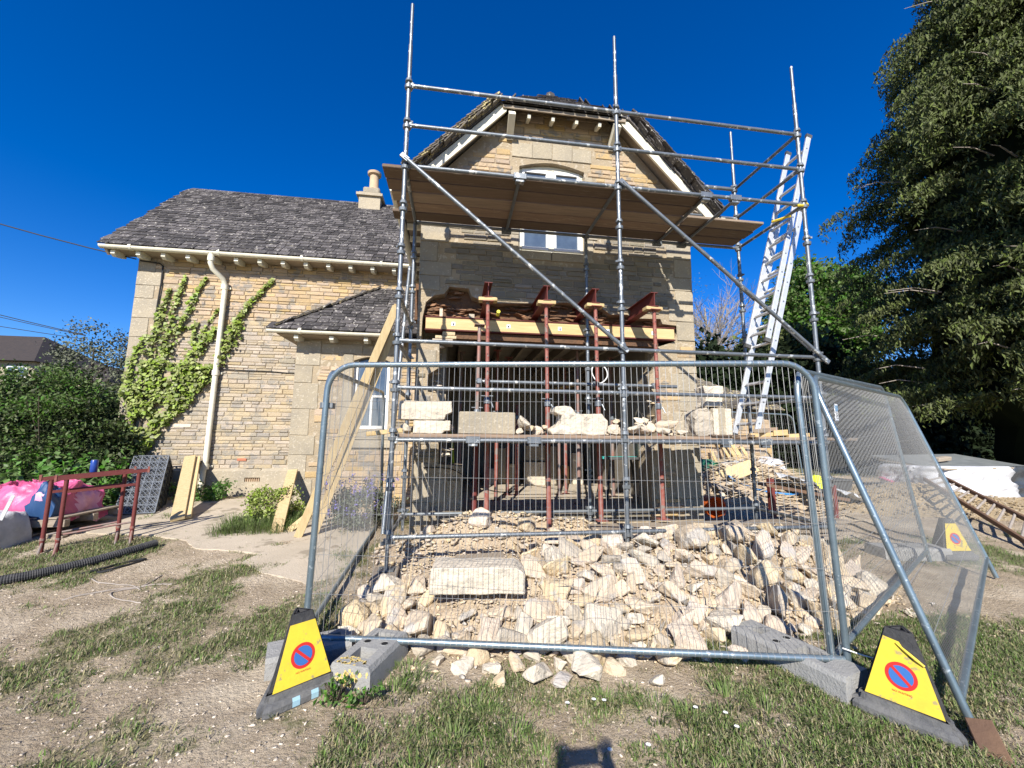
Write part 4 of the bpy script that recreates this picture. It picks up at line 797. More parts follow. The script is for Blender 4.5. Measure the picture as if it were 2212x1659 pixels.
fence([(2.42, 2.46, .12), (5.44, 4.15, .24), (2.34, 2.48, 1.98), (5.15, 4.2, 2.13)], 'upright right hand mesh fence panel behind the slanting one')
fence([(2.72, 2.0, .13), (5.71, 3.79, .25), (2.49, 2.52, 1.95), (5.36, 4.17, 2.02)], 'mesh fence panel slanting outwards at far right with its feet on the grass', legs=.2)
fence([(5.9, 9.6, .45), (8.97, 9.5, .42), (5.9, 9.6, 2.22), (8.8, 9.5, 2.14)], 'distant mesh fence panel before the dark trees beside the debris', nw=50)
for (p, r_) in (((-.95, 3.15, 1.72), .03), ((2.4, 2.43, .5), .0)):
    if r_: mb = MB(); mb.tube([Vector(p) + Vector((0, 0, -.02)), Vector(p) + Vector((0, 0, .02))], .034, 10); mb.box(p[0] - .03, p[0] + .06, p[1] - .01, p[1] + .05, p[2] - .02, p[2] + .02, .004); meta(mb.build('fence_coupler', 'galvdark'), 'dark metal coupler clamping two fence panels near the left front corner', 'clamp')
mb = MB(); mb.tube([(2.42, 2.38, .22), (2.5, 2.33, .2), (2.56, 2.3, .19)], .004, 5); meta(mb.build('cable_tie', 'white'), 'white cable tie sticking out low on the right fence post', 'cable tie')
for i, (c_, n_) in enumerate((((2.60, 2.60, 1.77), 'small white and blue printed tag on the mesh just left of the right front post'), ((2.92, 2.74, 1.71), 'white tag with blue print on the mesh just right of the right front post'))):
    U = Vector((.86, .5, 0)).normalized(); t_ = thing('fence_tag', n_, 'tag', c_)
    mb = MB(); mb.obox(c_, U, (-U.y, U.x, 0), (0, 0, 1), .075, .004, .13); mb.build('plate', 'paper', t_)
    mb = MB(); mb.obox(Vector(c_) + Vector((U.y * .003, -U.x * .003, .03)), U, (-U.y, U.x, 0), (0, 0, 1), .065, .002, .045); mb.build('print_block', 'paperblue', t_)
    for k in range(4): mb = MB(); mb.obox(Vector(c_) + Vector((U.y * .003, -U.x * .003, -.01 - .012 * k)), U, (-U.y, U.x, 0), (0, 0, 1), .05, .002, .004); mb.build('print_line', 'greyr', t_)
# blocks
def fblock(c, ang, L, W_, H_, label, m='block', paint=False):
    t_ = thing('fence_foot_block', label, 'block', (c[0], c[1], gz(*c[:2]))); a = Vector((math.cos(ang), math.sin(ang), 0)); b = Vector((-a.y, a.x, 0)); o = Vector((c[0], c[1], gz(*c[:2]) - .01)); P = lambda u, v, z: o + a * u + b * v + Vector((0, 0, z))
    mb = MB(); l, w = L / 2, W_ / 2; t = .02
    # body with slots: built as ribs around pockets, chamfered top edges
    prof = lambda u: [P(u, -w, 0), P(u, w, 0), P(u, w * .98, H_ * .8), P(u, w * .86, H_), P(u, -w * .86, H_), P(u, -w * .98, H_ * .8)]
    segs = [(-l, -l * .62), (-l * .12, l * .5), (l * .78, l)]
    for (u0, u1) in segs: q = prof(u0); mb.prism(q, a * (u1 - u0))
    for (u0, u1) in ((-l * .62, -l * .12), (l * .5, l * .78)):
        for s_ in (-1, 1): mb.prism([P(u0, s_ * w, 0), P(u0, s_ * w * .98, H_ * .8), P(u0, s_ * w * .86, H_), P(u0, s_ * w * .45, H_), P(u0, s_ * w * .45, 0)][::-s_], a * (u1 - u0))
        mb.prism([P(u0, -w * .45, 0), P(u0, w * .45, 0), P(u0, w * .45, H_ * .45), P(u0, -w * .45, H_ * .45)], a * (u1 - u0))
    mb.build('body', m, t_)
    for (u, v) in ((l * .2, -w * .45), (l * .2, w * .45)):
        mb = MB(); mb.tube([P(u, v, H_ - .004), P(u, v, H_ + .0015)], .021, 16); mb.build('post_hole', 'dark', t_)
        mb = MB(); mb.tube([P(u, v, H_ - .003), P(u, v, H_ + .003)], .026, 16, False); mb.build('hole_rim', m, t_)
    if paint:
        pm = MB(); rr = random.Random(5)
        for k in range(46):
            u = -l - .0025; vv = rr.gauss(.1, .5) * w; zz = rr.uniform(.25, 1) * H_ * .8
            if abs(vv) < w * .95: c_ = P(u, vv, zz); s_ = rr.uniform(.004, .014); pm.add([c_ + b * (math.cos(q * 1.05) * s_ * rr.uniform(.6, 1.2)) + Vector((0, 0, math.sin(q * 1.05) * s_ * rr.uniform(.8, 1.6))) for q in range(6)], [tuple(range(6))])
        for k in range(40):
            u = rr.uniform(-l, -l * .65); vv = rr.gauss(0, .5) * w
            if abs(vv) < w * .8: c_ = P(u, vv, H_ + .0022); s_ = rr.uniform(.004, .013); pm.add([c_ + a * (math.cos(q * 1.05) * s_) + b * (math.sin(q * 1.05) * s_ * rr.uniform(.6, 1.3)) for q in range(6)], [tuple(range(6))])
        pm.build('paint_splash', 'yellowp', t_)
    return t_
fblock((-.49, 2.93), math.radians(68), .46, .28, .15, 'grey hollow block splashed with yellow paint below the left end of the front fence', paint=True)
fblock((-.92, 3.08), math.radians(20), .5, .26, .13, 'plain grey block in shade behind the left yellow cone')
fblock((2.27, 2.60), math.radians(107), .72, .25, .15, 'long grey block holding the right end of the front fence')
fblock((5.55, 4.45), math.radians(-8), .8, .3, .14, 'grey dusty block in the mesh corner near the far yellow cone', 'block')
# ================= NO WAITING CONES =================
def textmesh(s, size):
    cu = bpy.data.curves.new('lettering', 'FONT'); cu.body = s; cu.size = size; cu.align_x = 'CENTER'; cu.resolution_u = 2; o = bpy.data.objects.new('lettering', cu); COL.objects.link(o); bpy.context.view_layer.update()
    me = bpy.data.meshes.new_from_object(o.evaluated_get(bpy.context.evaluated_depsgraph_get())); bpy.data.objects.remove(o); return me
TXT = textmesh('NO WAITING', .013)
def nw_cone(c, nrm, label, torn=False, dirty=False):
    n = Vector((nrm[0], nrm[1], 0)).normalized(); e = Vector((-n.y, n.x, 0)); g = gz(c[0], c[1]); o = Vector((c[0], c[1], g)); t_ = thing('parking_cone', label, 'cone', tuple(o), 'yellow no waiting cones')
    P = lambda u, v, z: o + e * u + n * v + Vector((0, 0, z))
    mb = MB(); B = .2
    def tri0(h, z, cut=.2):
        out = []
        for q in range(3):
            an = 2 * math.pi * q / 3; cn, sn = math.cos(an), math.sin(an); w_ = h * 1.732 * (1 - cut)
            for sg in (-1, -.85, .85, 1): u_, v_ = sg * w_, h * (1 if abs(sg) < 1 else .93); out.append(P(u_ * cn - v_ * sn, u_ * sn + v_ * cn, z))
        return out
    st = [(.143, -.005), (.152, .012), (.152, .04), (.142, .058), (.128, .064), (.124, .094)]; vs = [p for h_, z_ in st for p in tri0(h_, z_)]; fs = [(i * 12 + k, i * 12 + (k + 1) % 12, (i + 1) * 12 + (k + 1) % 12, (i + 1) * 12 + k) for i in range(len(st) - 1) for k in range(12)] + [tuple(range((len(st) - 1) * 12, len(st) * 12))]; mb.add(vs, fs); rb_ = mb.build('rubber_base', 'greyr', t_)
    bm = bmesh.new(); bm.from_mesh(rb_.data); bmesh.ops.recalc_face_normals(bm, faces=bm.faces); bm.to_mesh(rb_.data); bm.free(); B = .141
    hb, ht, z0, z1 = .108, .038, .095, .455
    def tri(h, z, cut=.16):   # three sided ring with blunted corners, one face towards n
        out = []
        for q in range(3):
            an = 2 * math.pi * q / 3; cn, sn = math.cos(an), math.sin(an)      # face normal direction (n is q=0)
            w_ = h * 1.732 * (1 - cut)
            for sg in (-1, 1): u_, v_ = sg * w_, h; out.append(P(u_ * cn - v_ * sn, u_ * sn + v_ * cn, z))
        return out
    mb = MB(); rg = [tri(hb, z0), tri(ht, z1), tri(ht * .62, z1), tri(ht * .62, z1 - .06)]; vs = [p for r_ in rg for p in r_]; fs = [(i * 6 + k, i * 6 + (k + 1) % 6, (i + 1) * 6 + (k + 1) % 6, (i + 1) * 6 + k) for i in range(3) for k in range(6)] + [tuple(range(18, 24))]; mb.add(vs, fs); cb = mb.build('cone_body', 'blackr', t_)
    bm = bmesh.new(); bm.from_mesh(cb.data); bmesh.ops.recalc_face_normals(bm, faces=bm.faces); bm.to_mesh(cb.data); bm.free()
    # printed sleeve: thin panels proud of the front and right faces
    tilt = (hb - ht) / (z1 - z0)
    F = lambda u, z, d=.003: P(u, hb - (z - z0) * tilt + d, z)
    w = lambda z: (hb - (z - z0) * tilt) * 1.732 * .855
    zt = .405
    if torn: poly = [F(-w(.1) * .99, .1), F(w(.1) * .99, .1), F(w(.31), .31), F(w(.35) * .45, .335), F(-.0, .40), F(-w(.41) * .95, .41)]
    else: poly = [F(-w(.1) * .99, .1), F(w(.1) * .99, .1), F(w(zt) * .98, zt), F(-w(zt) * .98, zt)]
    mb = MB(); mb.prism(poly, n * -.002)
    mb.build('yellow_sleeve', 'yellow', t_)
    if torn:
        a_, b_ = F(w(.31) * .98, .318, .007), F(-.012, .392, .007); mb = MB(); mb.tube([a_, a_.lerp(b_, .3) + n * .004, a_.lerp(b_, .7) + n * .003, b_], [.006, .0085, .007, .004], 10); mb.build('torn_flap', 'yellow', t_, True)
    cz = .235; up = (F(0, .3, 0) - F(0, .2, 0)).normalized(); fn = e.cross(up); fn = fn if fn.dot(n) > 0 else -fn; c0 = F(0, cz, 0)
    def disc(r, d, name, m, r0=0):
        mb = MB(); N = 40; mb.add([c0 + fn * d + (e * math.cos(2 * math.pi * k / N) + up * math.sin(2 * math.pi * k / N)) * r for k in range(N)], [tuple(range(N))]); mb.build(name, m, t_)
    disc(.066, .0042, 'red_ring', 'signred'); disc(.05, .0056, 'blue_disc', 'signblue')
    # bar from upper left to lower right as the viewer sees it
    ex = e if (e.cross(up)).dot(n) > 0 else -e
    v = Vector((EYE[0] - c[0], EYE[1] - c[1], 0)); rt = Vector((-v.y, v.x, 0)).normalized(); ex = e if e.dot(rt) > 0 else -e
    d1 = (-ex + up).normalized(); d2 = (ex + up).normalized(); k0 = c0 + fn * .0072
    mb = MB(); mb.add([k0 + d1 * .051 + d2 * .0075, k0 + d1 * .051 - d2 * .0075, k0 - d1 * .051 - d2 * .0075, k0 - d1 * .051 + d2 * .0075], [(0, 1, 2, 3)]); mb.build('red_bar', 'signred', t_)
    tx = bpy.data.objects.new('lettering', TXT.copy()); tx.data.materials.clear(); tx.data.materials.append(M['signred']); link(tx, t_); Rm = Matrix((ex, up, ex.cross(up))).transposed(); tx.matrix_local = Matrix.Translation(c0 + fn * .005 - up * .084 - ORG[t_.name]) @ Rm.to_4x4()
    if dirty:
        for k in (-.045, .055):
            mb = MB(); mb.add([P(k - .02, .1535, .013), P(k + .02, .1535, .013), P(k + .02, .1535, .04), P(k - .02, .1535, .04)], [(0, 1, 2, 3)]); mb.add([P(k - .02, .1535, .0405), P(k + .02, .1535, .0405), P(k + .02, .144, .0585), P(k - .02, .144, .0585)], [(0, 1, 2, 3)]); mb.build('tape_patch', 'paleblue', t_)
nw_cone((-.885, 2.745), (.62, -.785), 'clean yellow no waiting cone with blue tape on its base at the left fence corner', dirty=True)
nw_cone((2.51, 2.10), (-.86, -.5), 'yellow no waiting cone with torn sleeve in the right foreground', torn=True)
nw_cone((6.05, 4.37), (-.08, -1), 'distant yellow no waiting cone beyond the slanting mesh panel')
mb = MB(); mb.bar((2.50, 1.66, -.10), (2.70, 1.91, .06), .10, .10, (.75, -.6, .3), .004); meta(mb.build('wood_offcut', 'brownwood'), 'dark brown timber offcut in the bottom right corner of the view', 'wood')
# ================= RUBBLE HEAPS =================
def yfront(x):
    pts = [(-1, 3.5), (-.65, 3.25), (-.1, 3.1), (.4, 2.85), (1.3, 2.78), (2., 2.95), (3.2, 3.1), (4.0, 3.45), (4.6, 4.2)]
    for (a, b), (c_, d_) in zip(pts, pts[1:]):
        if a <= x <= c_: return b + (d_ - b) * (x - a) / (c_ - a)
    return pts[0][1] if x < -1 else 5
def heap(x, y):
    m = .15 + .11 * sm(-.3, .9, x) + .10 * sm(1.2, 2.6, x); xf = sm(-.8, -.2, x) * sm(4.7, 3.7, x)
    h = m * sm(yfront(x) - .15, yfront(x) + 1.2, y) * sm(5.0, 4.3, y) * xf
    if x < .9: h *= .55 + .45 * sm(4.1, 3.7, y)
    g2 = .34 * math.exp(-((x - .75) / .85) ** 2 - ((y - 5.35) / .42) ** 2) + .2 * math.exp(-((x - 0.1) / .55) ** 2 - ((y - 5.1) / .5) ** 2) + .16 * math.exp(-((x - 1.8) / .5) ** 2 - ((y - 5.4) / .35) ** 2)
    return h + g2
hx = np.arange(-1.1, 4.8, .05); hy = np.arange(2.6, 5.9, .05); hv = np.array([(x, y, gz(x, y) + heap(x, y) - .018 + .035 * fbm(x, y, 7, 5, 4) * min(1, heap(x, y) * 12)) for y in hy for x in hx]); a_ = np.arange(len(hx) - 1); hf = np.concatenate([np.stack([a_ + j * len(hx), a_ + 1 + j * len(hx), a_ + 1 + (j + 1) * len(hx), a_ + (j + 1) * len(hx)], 1) for j in range(len(hy) - 1)])
o = fastmesh('rubble_dust', hv, hf, 'dust', None, True); meta(o, 'pale stone dust and broken mortar under the rubble heaps', 'rubble', None, 'stuff')
taken = []
def heaplabel(x, y, s, m):
    sz = 'big' if s > .27 else ('medium' if s > .18 else 'small'); co = {'rubble': 'cream', 'rubble_w': 'pale', 'rubble_g': 'greyish'}[m]
    xx = 'far left end' if x < 0 else ('left part' if x < .9 else ('middle' if x < 1.9 else ('right part' if x < 3 else 'far right end'))); yy = 'along the fence foot' if y < 3.2 else ('halfway up' if y < 4.0 else 'near the top')
    return '%s %s rubble stone %s of the heap, %s' % (sz, co, yy, xx)
def place(x, y, s, m='rubble', grp=True, lift=.25, k=None, rot=None):
    z = gz(x, y) + heap(x, y) + s * (lift - .11); taken.append((x, y, s))
    return rock((x, y, z), s, rot, m, label=heaplabel(x, y, s, m), group='rubble stones heaped behind the front fence', k=k)
# hand placed larger ones
named = [((.98, 3.72), .34, 'rubble', 'tall buff boulder with a sunlit flat top right of the long dressed slab'), ((2.42, 4.02), .42, 'rubble', 'large leaning cream block at the top of the heap before the plank stack'), ((2.95, 4.12), .36, 'rubble', 'large square buff block right of the leaning cream block at the top of the heap'), ((2.12, 3.05), .34, 'rubble_w', 'big white angular block low in the right half of the heap'), ((2.72, 3.22), .36, 'rubble', 'big wedge of cream stone with shadow stripes at the right of the heap'), ((.42, 2.98), .30, 'rubble_g', 'grey brown rounded block low in the heap behind the fence'), ((.68, 3.02), .33, 'rubble_w', 'pale grey split block leaning low in the middle of the heap'), ((-.22, 3.28), .34, 'rubble', 'wide cream slab at the left end of the rubble heap'), ((-.58, 3.3), .24, 'rubble', 'cream wedge at the far left foot of the heap behind the fence'), ((.55, 2.66), .24, 'rubble_w', 'cream stone in front of the fence rail, left of the two largest there'), ((.88, 2.68), .27, 'rubble_w', 'largest pale stone lying in front of the fence rail'), ((1.27, 2.52), .15, 'rubble_w', 'small cream stone alone in the grass before the fence'), ((1.45, 2.72), .2, 'rubble', 'cream stone tight against the front of the fence rail at centre right')]
for (p, s, m, lab) in named:
    z = gz(*p) + heap(*p) + s * .24; rock((p[0], p[1], z), s, None, m, label=lab); taken.append((p[0], p[1], s))
cnt = 0; tries = 0
while cnt < 280 and tries < 16000:
    tries += 1; x = random.uniform(-.75, 4.4); y = random.uniform(2.85, 4.75)
    if x < .8 and y > 4.1: continue
    if -.2 < x < .75 and 3.35 < y < 3.9: continue
    if y < yfront(x) - .02 or heap(x, y) < .01 and y > 4.4: continue
    if abs(x - 1.88) < .09 and abs(y - 4.3) < .1: continue
    if 2.0 < x < 3.4 and y > 4.45: continue
    s = random.choice((.34, .26, .2, .3) if tries < 2200 else ((.22, .16, .19) if tries < 6500 else (.13, .10, .15))) * random.uniform(.88, 1.12) * (1.08 if x > 1.5 else 1)
    if any((x - a) ** 2 + (y - b) ** 2 < (.335 * (s + c_)) ** 2 for a, b, c_ in taken): continue
    place(x, y, s, random.choice(('rubble', 'rubble', 'rubble', 'rubble_w', 'rubble_g') if random.random() < .6 else ('rubble',)), rot=(random.uniform(-.7, .7), random.uniform(-.7, .7), random.uniform(0, 6.28))); cnt += 1
for (x, y) in ((-.05, 2.95), (.1, 2.86), (.28, 2.8), (.45, 2.83), (.3, 2.68), (.72, 2.8), (1.08, 2.72), (1.2, 2.8), (1.6, 2.82), (1.75, 2.75), (2.0, 2.78), (.16, 3.0), (.7, 2.62), (1.35, 2.85), (3.5, 3.2), (3.8, 3.4), (4.1, 3.6), (3.9, 3.15)):
    s = random.uniform(.11, .19); rock((x, y, gz(x, y) + s * .12), s, (random.uniform(-.2, .2), random.uniform(-.2, .2), random.uniform(0, 6.28)), random.choice(('rubble', 'rubble_w')), label='small cream stone spilled %s' % ('left of the middle before the fence rail' if x < .6 else 'in the middle before the fence rail' if x < 1.5 else 'right of the middle before the fence rail' if x < 2.5 else 'outside the right fence panel'), group='stones spilled along the foot of the heap')
pp = []; ss = []
for k in range(6500):
    x = random.uniform(-.9, 4.5); y = random.uniform(2.7, 5.65); h = heap(x, y)
    if h < .012 and random.random() > .25: continue
    fine = y > 4.7
    s = random.uniform(.02, .06) if not fine else random.choice((.02, .03, .05, .08)) * random.uniform(.8, 1.3); pp.append((x, y, gz(x, y) + h + s * .2)); ss.append(s)
o = crumbs(pp, ss, 'small_rubble', 'rubble', None, .7); meta(o, 'broken stone chips and crumbs over the rubble heaps', 'rubble', None, 'stuff')
for (x, y, s, m, lab) in ((.38, 5.12, .34, 'rubble', 'upright cream block beside the leftmost red prop in the far heap'), (.95, 5.1, .26, 'rubble', 'cream block in the fine rubble between the two left props'), (-.25, 5.2, .2, 'rubble', 'squared buff block at the left end of the far heap'), (.6, 4.95, .2, 'rubble_g', 'small grey stone in the fine rubble before the left props')):
    rock((x, y, gz(x, y) + heap(x, y) + .05), s, (random.uniform(-.3, .3), random.uniform(-.3, .3), random.random()), m, label=lab)
def shaped(profile, y0, d, m, name, label, cat='stone', rotz=0, group=None, rough=.012, tilt=0, res=.07):
    """stone of given front profile (x, z), worn by noise"""
    bm = bmesh.new(); vs = [bm.verts.new((x, 0, z)) for x, z in profile]; f = bm.faces.new(vs); r = bmesh.ops.extrude_face_region(bm, geom=[f]); bmesh.ops.translate(bm, vec=(0, d, 0), verts=[v for v in r['geom'] if isinstance(v, bmesh.types.BMVert)]); bmesh.ops.recalc_face_normals(bm, faces=bm.faces)
    bmesh.ops.bevel(bm, geom=list(bm.edges), offset=.008, segments=1, affect='EDGES'); bmesh.ops.triangulate(bm, faces=bm.faces)
    for _ in range(3): bmesh.ops.subdivide_edges(bm, edges=[e for e in bm.edges if e.calc_length() > res], cuts=1); bmesh.ops.triangulate(bm, faces=bm.faces)
    bm.normal_update()
    xs = [p[0] for p in profile]; zs = [p[1] for p in profile]; c = Vector((sum(xs) / len(xs), d / 2, min(zs)))
    for v in bm.verts: v.co += v.normal * rough * (noise.noise(v.co * 9) + .6 * noise.noise(v.co * 22)) ; v.co -= c
    me = bpy.data.meshes.new(name); bm.to_mesh(me); bm.free(); me.materials.append(M[m]); o = bpy.data.objects.new(name, me); link(o); o.location = (c.x, y0 + d / 2, c.z); o.rotation_euler = (0, tilt, rotz); return meta(o, label, cat, group)
DZ = bz2 + .041
shaped([(-.37, 0), (.40, 0), (.40, .15), (.33, .205), (-.37, .205)], 0, .30, 'rubble_w', 'dressed_slab', 'long pale grey dressed slab with a chamfered edge lying on the left of the heap', rotz=-.10).location = (.30, 3.60, .235)
shaped([(-.60, .155), (-.1, .155), (-.09, .21), (-.03, .24), (-.03, .36), (-.58, .36)], 4.42, .26, 'rubble_w', 'white_block', 'white notched stone block stacked on another at the left end of the lower deck').location.z = DZ + .145
shaped([(-.43, 0), (-.12, 0), (-.11, .03), (-.04, .03), (-.04, .14), (-.43, .14)], 4.42, .26, 'rubble_w', 'white_block', 'lower pale block under the notched white one on the lower deck').location.z = DZ
shaped([(.05, 0), (.67, 0), (.67, .24), (.05, .245)], 4.45, .2, 'ashlar', 'dressed_block', 'tan rectangular dressed block standing on the lower deck', rough=.004).location.z = DZ
shaped([(1.08, 0), (1.72, 0), (1.73, .16), (1.66, .24), (1.36, .24), (1.31, .32), (1.12, .32), (1.11, .25), (1.2, .22), (1.17, .12), (1.06, .05)], 4.42, .26, 'rubble_w', 'carved_block', 'hooked white broken block in the middle of the lower deck', rough=.02).location.z = DZ
gl_ = 'rubble stones on the lower deck'
lst = [(.77, .1, .2), (.85, .04, .14), (.97, .03, .13), (.72, .02, .1), (1.03, .06, .1), (1.0, .0, .09), (1.8, .04, .17), (1.93, .03, .13), (2.0, .0, .12), (2.08, .04, .16), (2.2, .05, .16), (2.3, .06, .24), (2.45, .03, .15), (2.52, .08, .26), (2.6, .0, .12), (2.68, .02, .13), (1.9, .14, .11), (2.0, .16, .1), (2.15, .15, .12), (2.25, .17, .09), (-.08, .04, .13), (-.5, .03, .14)]
def decklab(x, z, s): return '%s cream stone on the deck %s' % ('small' if s < .14 else 'larger', 'beside the white blocks' if x < .1 else 'between tan and hooked blocks' if x < 1.1 else 'right of the hooked block' if x < 1.95 else 'by the middle scaffold leg' if x < 2.25 else 'round the rightmost prop') + (', perched on others' if z > .09 else '')
for i, (x, z, s) in enumerate(lst): rock((x, 4.5 + (i % 3) * .07, DZ + z + s * .2), s * 1.15, None, 'rubble' if i % 3 else 'rubble_w', label=decklab(x, z, s), group=gl_)
for k in range(12): rock((random.uniform(-.5, 2.9), random.uniform(4.6, 5.4), DZ + .04), random.uniform(.1, .2), None, 'rubble', label='cream stone in the back rows on the lower deck', group=gl_)
shaped([(2.80, 0), (3.02, 0), (3.03, .27), (2.95, .33), (2.86, .31), (2.79, .2)], 4.4, .25, 'rubble_g', 'grey_block', 'dark grey rough block at the right end of the row on the lower deck', rough=.03).location.z = DZ
for i, (xa, xb, h) in enumerate(((3.03, 3.10, .33), (3.105, 3.19, .34), (3.195, 3.28, .33))): shaped([(xa, 0), (xb, 0), (xb - .01, h), (xa - .01, h)], 4.4 + .01 * i, .24, 'rubble_w' if i != 1 else 'ashlar', 'moulded_stone', 'upright moulded window stone beside the ladder foot, %s of three' % ('left', 'middle', 'right')[i], rough=.005, tilt=.04).location.z = DZ
shaped([(2.95, 0), (3.17, .0), (3.2, .26), (2.94, .25), (2.97, .12)], 4.42, .22, 'rubble_w', 'moulded_stone', 'broken moulded stone balanced on top of the three upright ones', rough=.02).location.z = DZ + .345
for i, (x, y, z, L, an, m) in enumerate(((3.78, 4.55, .025, .32, .1, 'timber'), (3.72, 4.5, .075, .2, .5, 'oldwood'), (3.98, 4.5, .05, .15, -.6, 'timber'), (4.22, 4.52, .02, .3, .03, 'timber'), (3.6, 4.46, .02, .14, .9, 'timber'), (3.88, 4.6, .09, .22, -.3, 'board'))):
    mb = MB(); mb.obox((x, y, DZ + z), (math.cos(an), math.sin(an), .06), (-math.sin(an), math.cos(an), 0), (0, 0, 1), L, .09, .045 if i != 2 else .07, .003); meta(mb.build('timber_offcut', m), '%s timber offcut on the lower deck right of the ladder foot' % ('long flat pale', 'short grey', 'chunky tilted', 'long rightmost', 'leftmost twisted', 'topmost brown')[i], 'wood', 'timber offcuts on the lower deck')
mb = MB(); mb.obox((-.72, 4.42, DZ + .01), (1, .15, .12), (-.15, 1, 0), (-.12, 0, 1), .36, .2, .045, .004); meta(mb.build('timber_offcut', 'timber'), 'short new plank end sticking out left of the lower deck', 'wood')
# plank stack and low boards behind heap
for i, (y, z, x0, x1) in enumerate(((4.75, .27, 1.68, 4.9), (4.78, .315, 1.72, 5.1), (4.74, .36, 1.66, 4.8), (4.76, .405, 1.7, 5.0), (5.0, .27, 1.7, 5.2), (5.0, .315, 1.66, 5.0), (5.01, .36, 1.75, 5.1), (5.0, .405, 1.68, 5.3))):
    mb = MB(); mb.obox(((x0 + x1) / 2, y, z), (1, .02, 0), (-.02, 1, 0), (0, 0, 1), x1 - x0, .225, .038, .004); meta(mb.build('scaffold_board', 'oldwood'), '%s grey board of the %s pile in the low stack under the props' % (('bottom', 'second up', 'third up', 'top')[i % 4], ('front', 'back')[i // 4]), 'board', 'boards in the low stack')
for x in (1.9, 3.2, 4.5): mb = MB(); mb.box(x, x + .09, 4.62, 5.14, .17, .25, .004); meta(mb.build('bearer', 'oldwood'), 'short bearer under the low stack of grey boards', 'wood', 'bearers under the low board stack')
for (x0, x1, y, z, a) in ((.05, .55, 4.35, .26, .04), (1.0, 1.55, 4.5, .3, -.02)):
    mb = MB(); mb.obox(((x0 + x1) / 2, y, z), (1, a, a), (-a, 1, 0), (0, 0, 1), x1 - x0, .2, .045, .004); meta(mb.build('board_offcut', 'oldwood'), 'short grey board lying at the back of the heap %s' % ('left of centre' if x0 < .5 else 'below the second prop'), 'board')
# ================= LADDER =================
lad = thing('extension_ladder', 'white aluminium extension ladder leaning out past the right scaffold leg', 'ladder', (3.72, 4.8, DZ))
dL = Vector((1.27, .03, 4.2)).normalized(); nL = Vector((-dL.z, 0, dL.x)).normalized(); eL = Vector((0, 1, 0))
def section(o, t0, t1, w, name):
    for s_ in (0, 1):
        p = o + eL * (w * s_); mb = MB(); a = p + dL * t0; b = p + dL * t1; up = nL
        mb.bar(a, b, .028, .07, up, .003); r_ = mb.build('rail', 'alu', lad)
        mb = MB(); k = t0 + .14
        while k < t1 - .1: c = p + dL * k; mb.tube([c - eL * .0155, c + eL * .0155], .012, 8); k += .28
        mb.build('rung_end', 'galvdark', r_)
        mb = MB(); mb.bar(b - dL * .02, b + dL * .03, .032, .087, up); mb.bar(a - dL * .03, a + dL * .02, .032, .087, up); mb.build('end_cap', 'darkplastic', r_)
    k = t0 + .14
    while k < t1 - .1:
        mb = MB(); c = o + dL * k; mb.obox(c + eL * (w / 2), eL, dL, nL, w - .02, .03, .034, .004); mb.build('rung', 'alu', lad); k += .28
section(Vector((3.72, 4.58, DZ + .03)), 0, 3.2, .40, 'base'); section(Vector((3.72, 4.60, DZ + .03)) + nL * .088 + Vector((0, 0, 0)), 1.25, 4.4, .36, 'upper')
# ================= LEANING TIMBERS =================
def plank(p0, p1, w, t, up, m, label, group=None, name='plank'):
    mb = MB(); mb.bar(p0, p1, w, t, up, .003); return meta(mb.build(name, m), label, 'plank', group)
plank((-3.95, 6.72, .27), (-4.90, 8.50, 1.08), .17, .045, (0, -.5, 1), 'timber2', 'broad new plank leaning on the wing wall right of the grid crate')
plank((-3.91, 6.80, .27), (-4.86, 8.58, 1.06), .17, .045, (0, -.5, 1), 'timber2', 'second new plank hidden behind the broad one beside the grid crate')
plank((-2.33, 6.05, .2), (-2.72, 7.53, .9), .15, .04, (0, -.5, 1), 'timber2', 'short narrow plank propped at the porch corner among weeds')
for i, (a, b, c_, d_) in enumerate((((-1.98, 5.83, .18), (-.80, 5.35, 3.2), .10, .05), ((-1.88, 6.2, .2), (-.80, 5.42, 3.25), .08, .05), ((-1.80, 5.95, .19), (-.84, 5.5, 2.9), .07, .04), ((-2.2, 6.1, .2), (-1.75, 6.4, .62), .08, .04))):
    plank(a, b, c_, d_, (.3, -1, .3), 'timber2', ('longest yellow timber leaning steeply on the left scaffold leg', 'second long timber behind the longest leaning one', 'thin timber behind the leaning bundle left of the scaffold', 'short batten slanting at the foot of the leaning timbers')[i])
# ================= LEFT YARD =================
def trestle(x, y, label):
    t_ = thing('builders_trestle', label, 'trestle', (x, y, .08)); a = Vector((.56, .36, .055)); o = Vector((x, y, .06)); n = Vector((.45, -.75, 0)).normalized(); h = .9
    for k in (0, .93):
        p = o + a * k; mb = MB(); mb.tube([p, p + Vector((0, 0, h))], .021, 10); l_ = mb.build('leg', 'redsteel', t_, True); mb = MB(); mb.tube([p + Vector((0, 0, .22)), p + Vector((0, 0, .25))], .025, 10); mb.build('leg_clamp', 'prop', l_)
        mb = MB(); mb.tube([p + Vector((0, 0, .2)), p + n * .22 + Vector((0, 0, .02))], .012, 8); mb.build('foot_strut', 'propgrey', t_, True)
    mb = MB(); mb.bar(o - a * .12 + Vector((0, 0, h + .02)), o + a * 1.05 + Vector((0, 0, h + .02)), .045, .04); mb.build('top_rail', 'redsteel', t_)
    for k in (-.13, 1.06): mb = MB(); mb.obox(o + a * k + Vector((0, 0, h + .03)), a, n, (0, 0, 1), .02, .055, .075); mb.build('end_stop', 'prop', t_)
    mb = MB(); mb.bar(o + Vector((0, 0, h - .14)), o + a * .93 + Vector((0, 0, h - .14)), .02, .03); mb.build('lower_rail', 'redsteel', t_)
    mb = MB(); mb.tube([o + a * .05 + Vector((0, 0, .28)), o + a * .93 + Vector((0, 0, .30))], .012, 8); mb.build('stretcher', 'propgrey', t_)
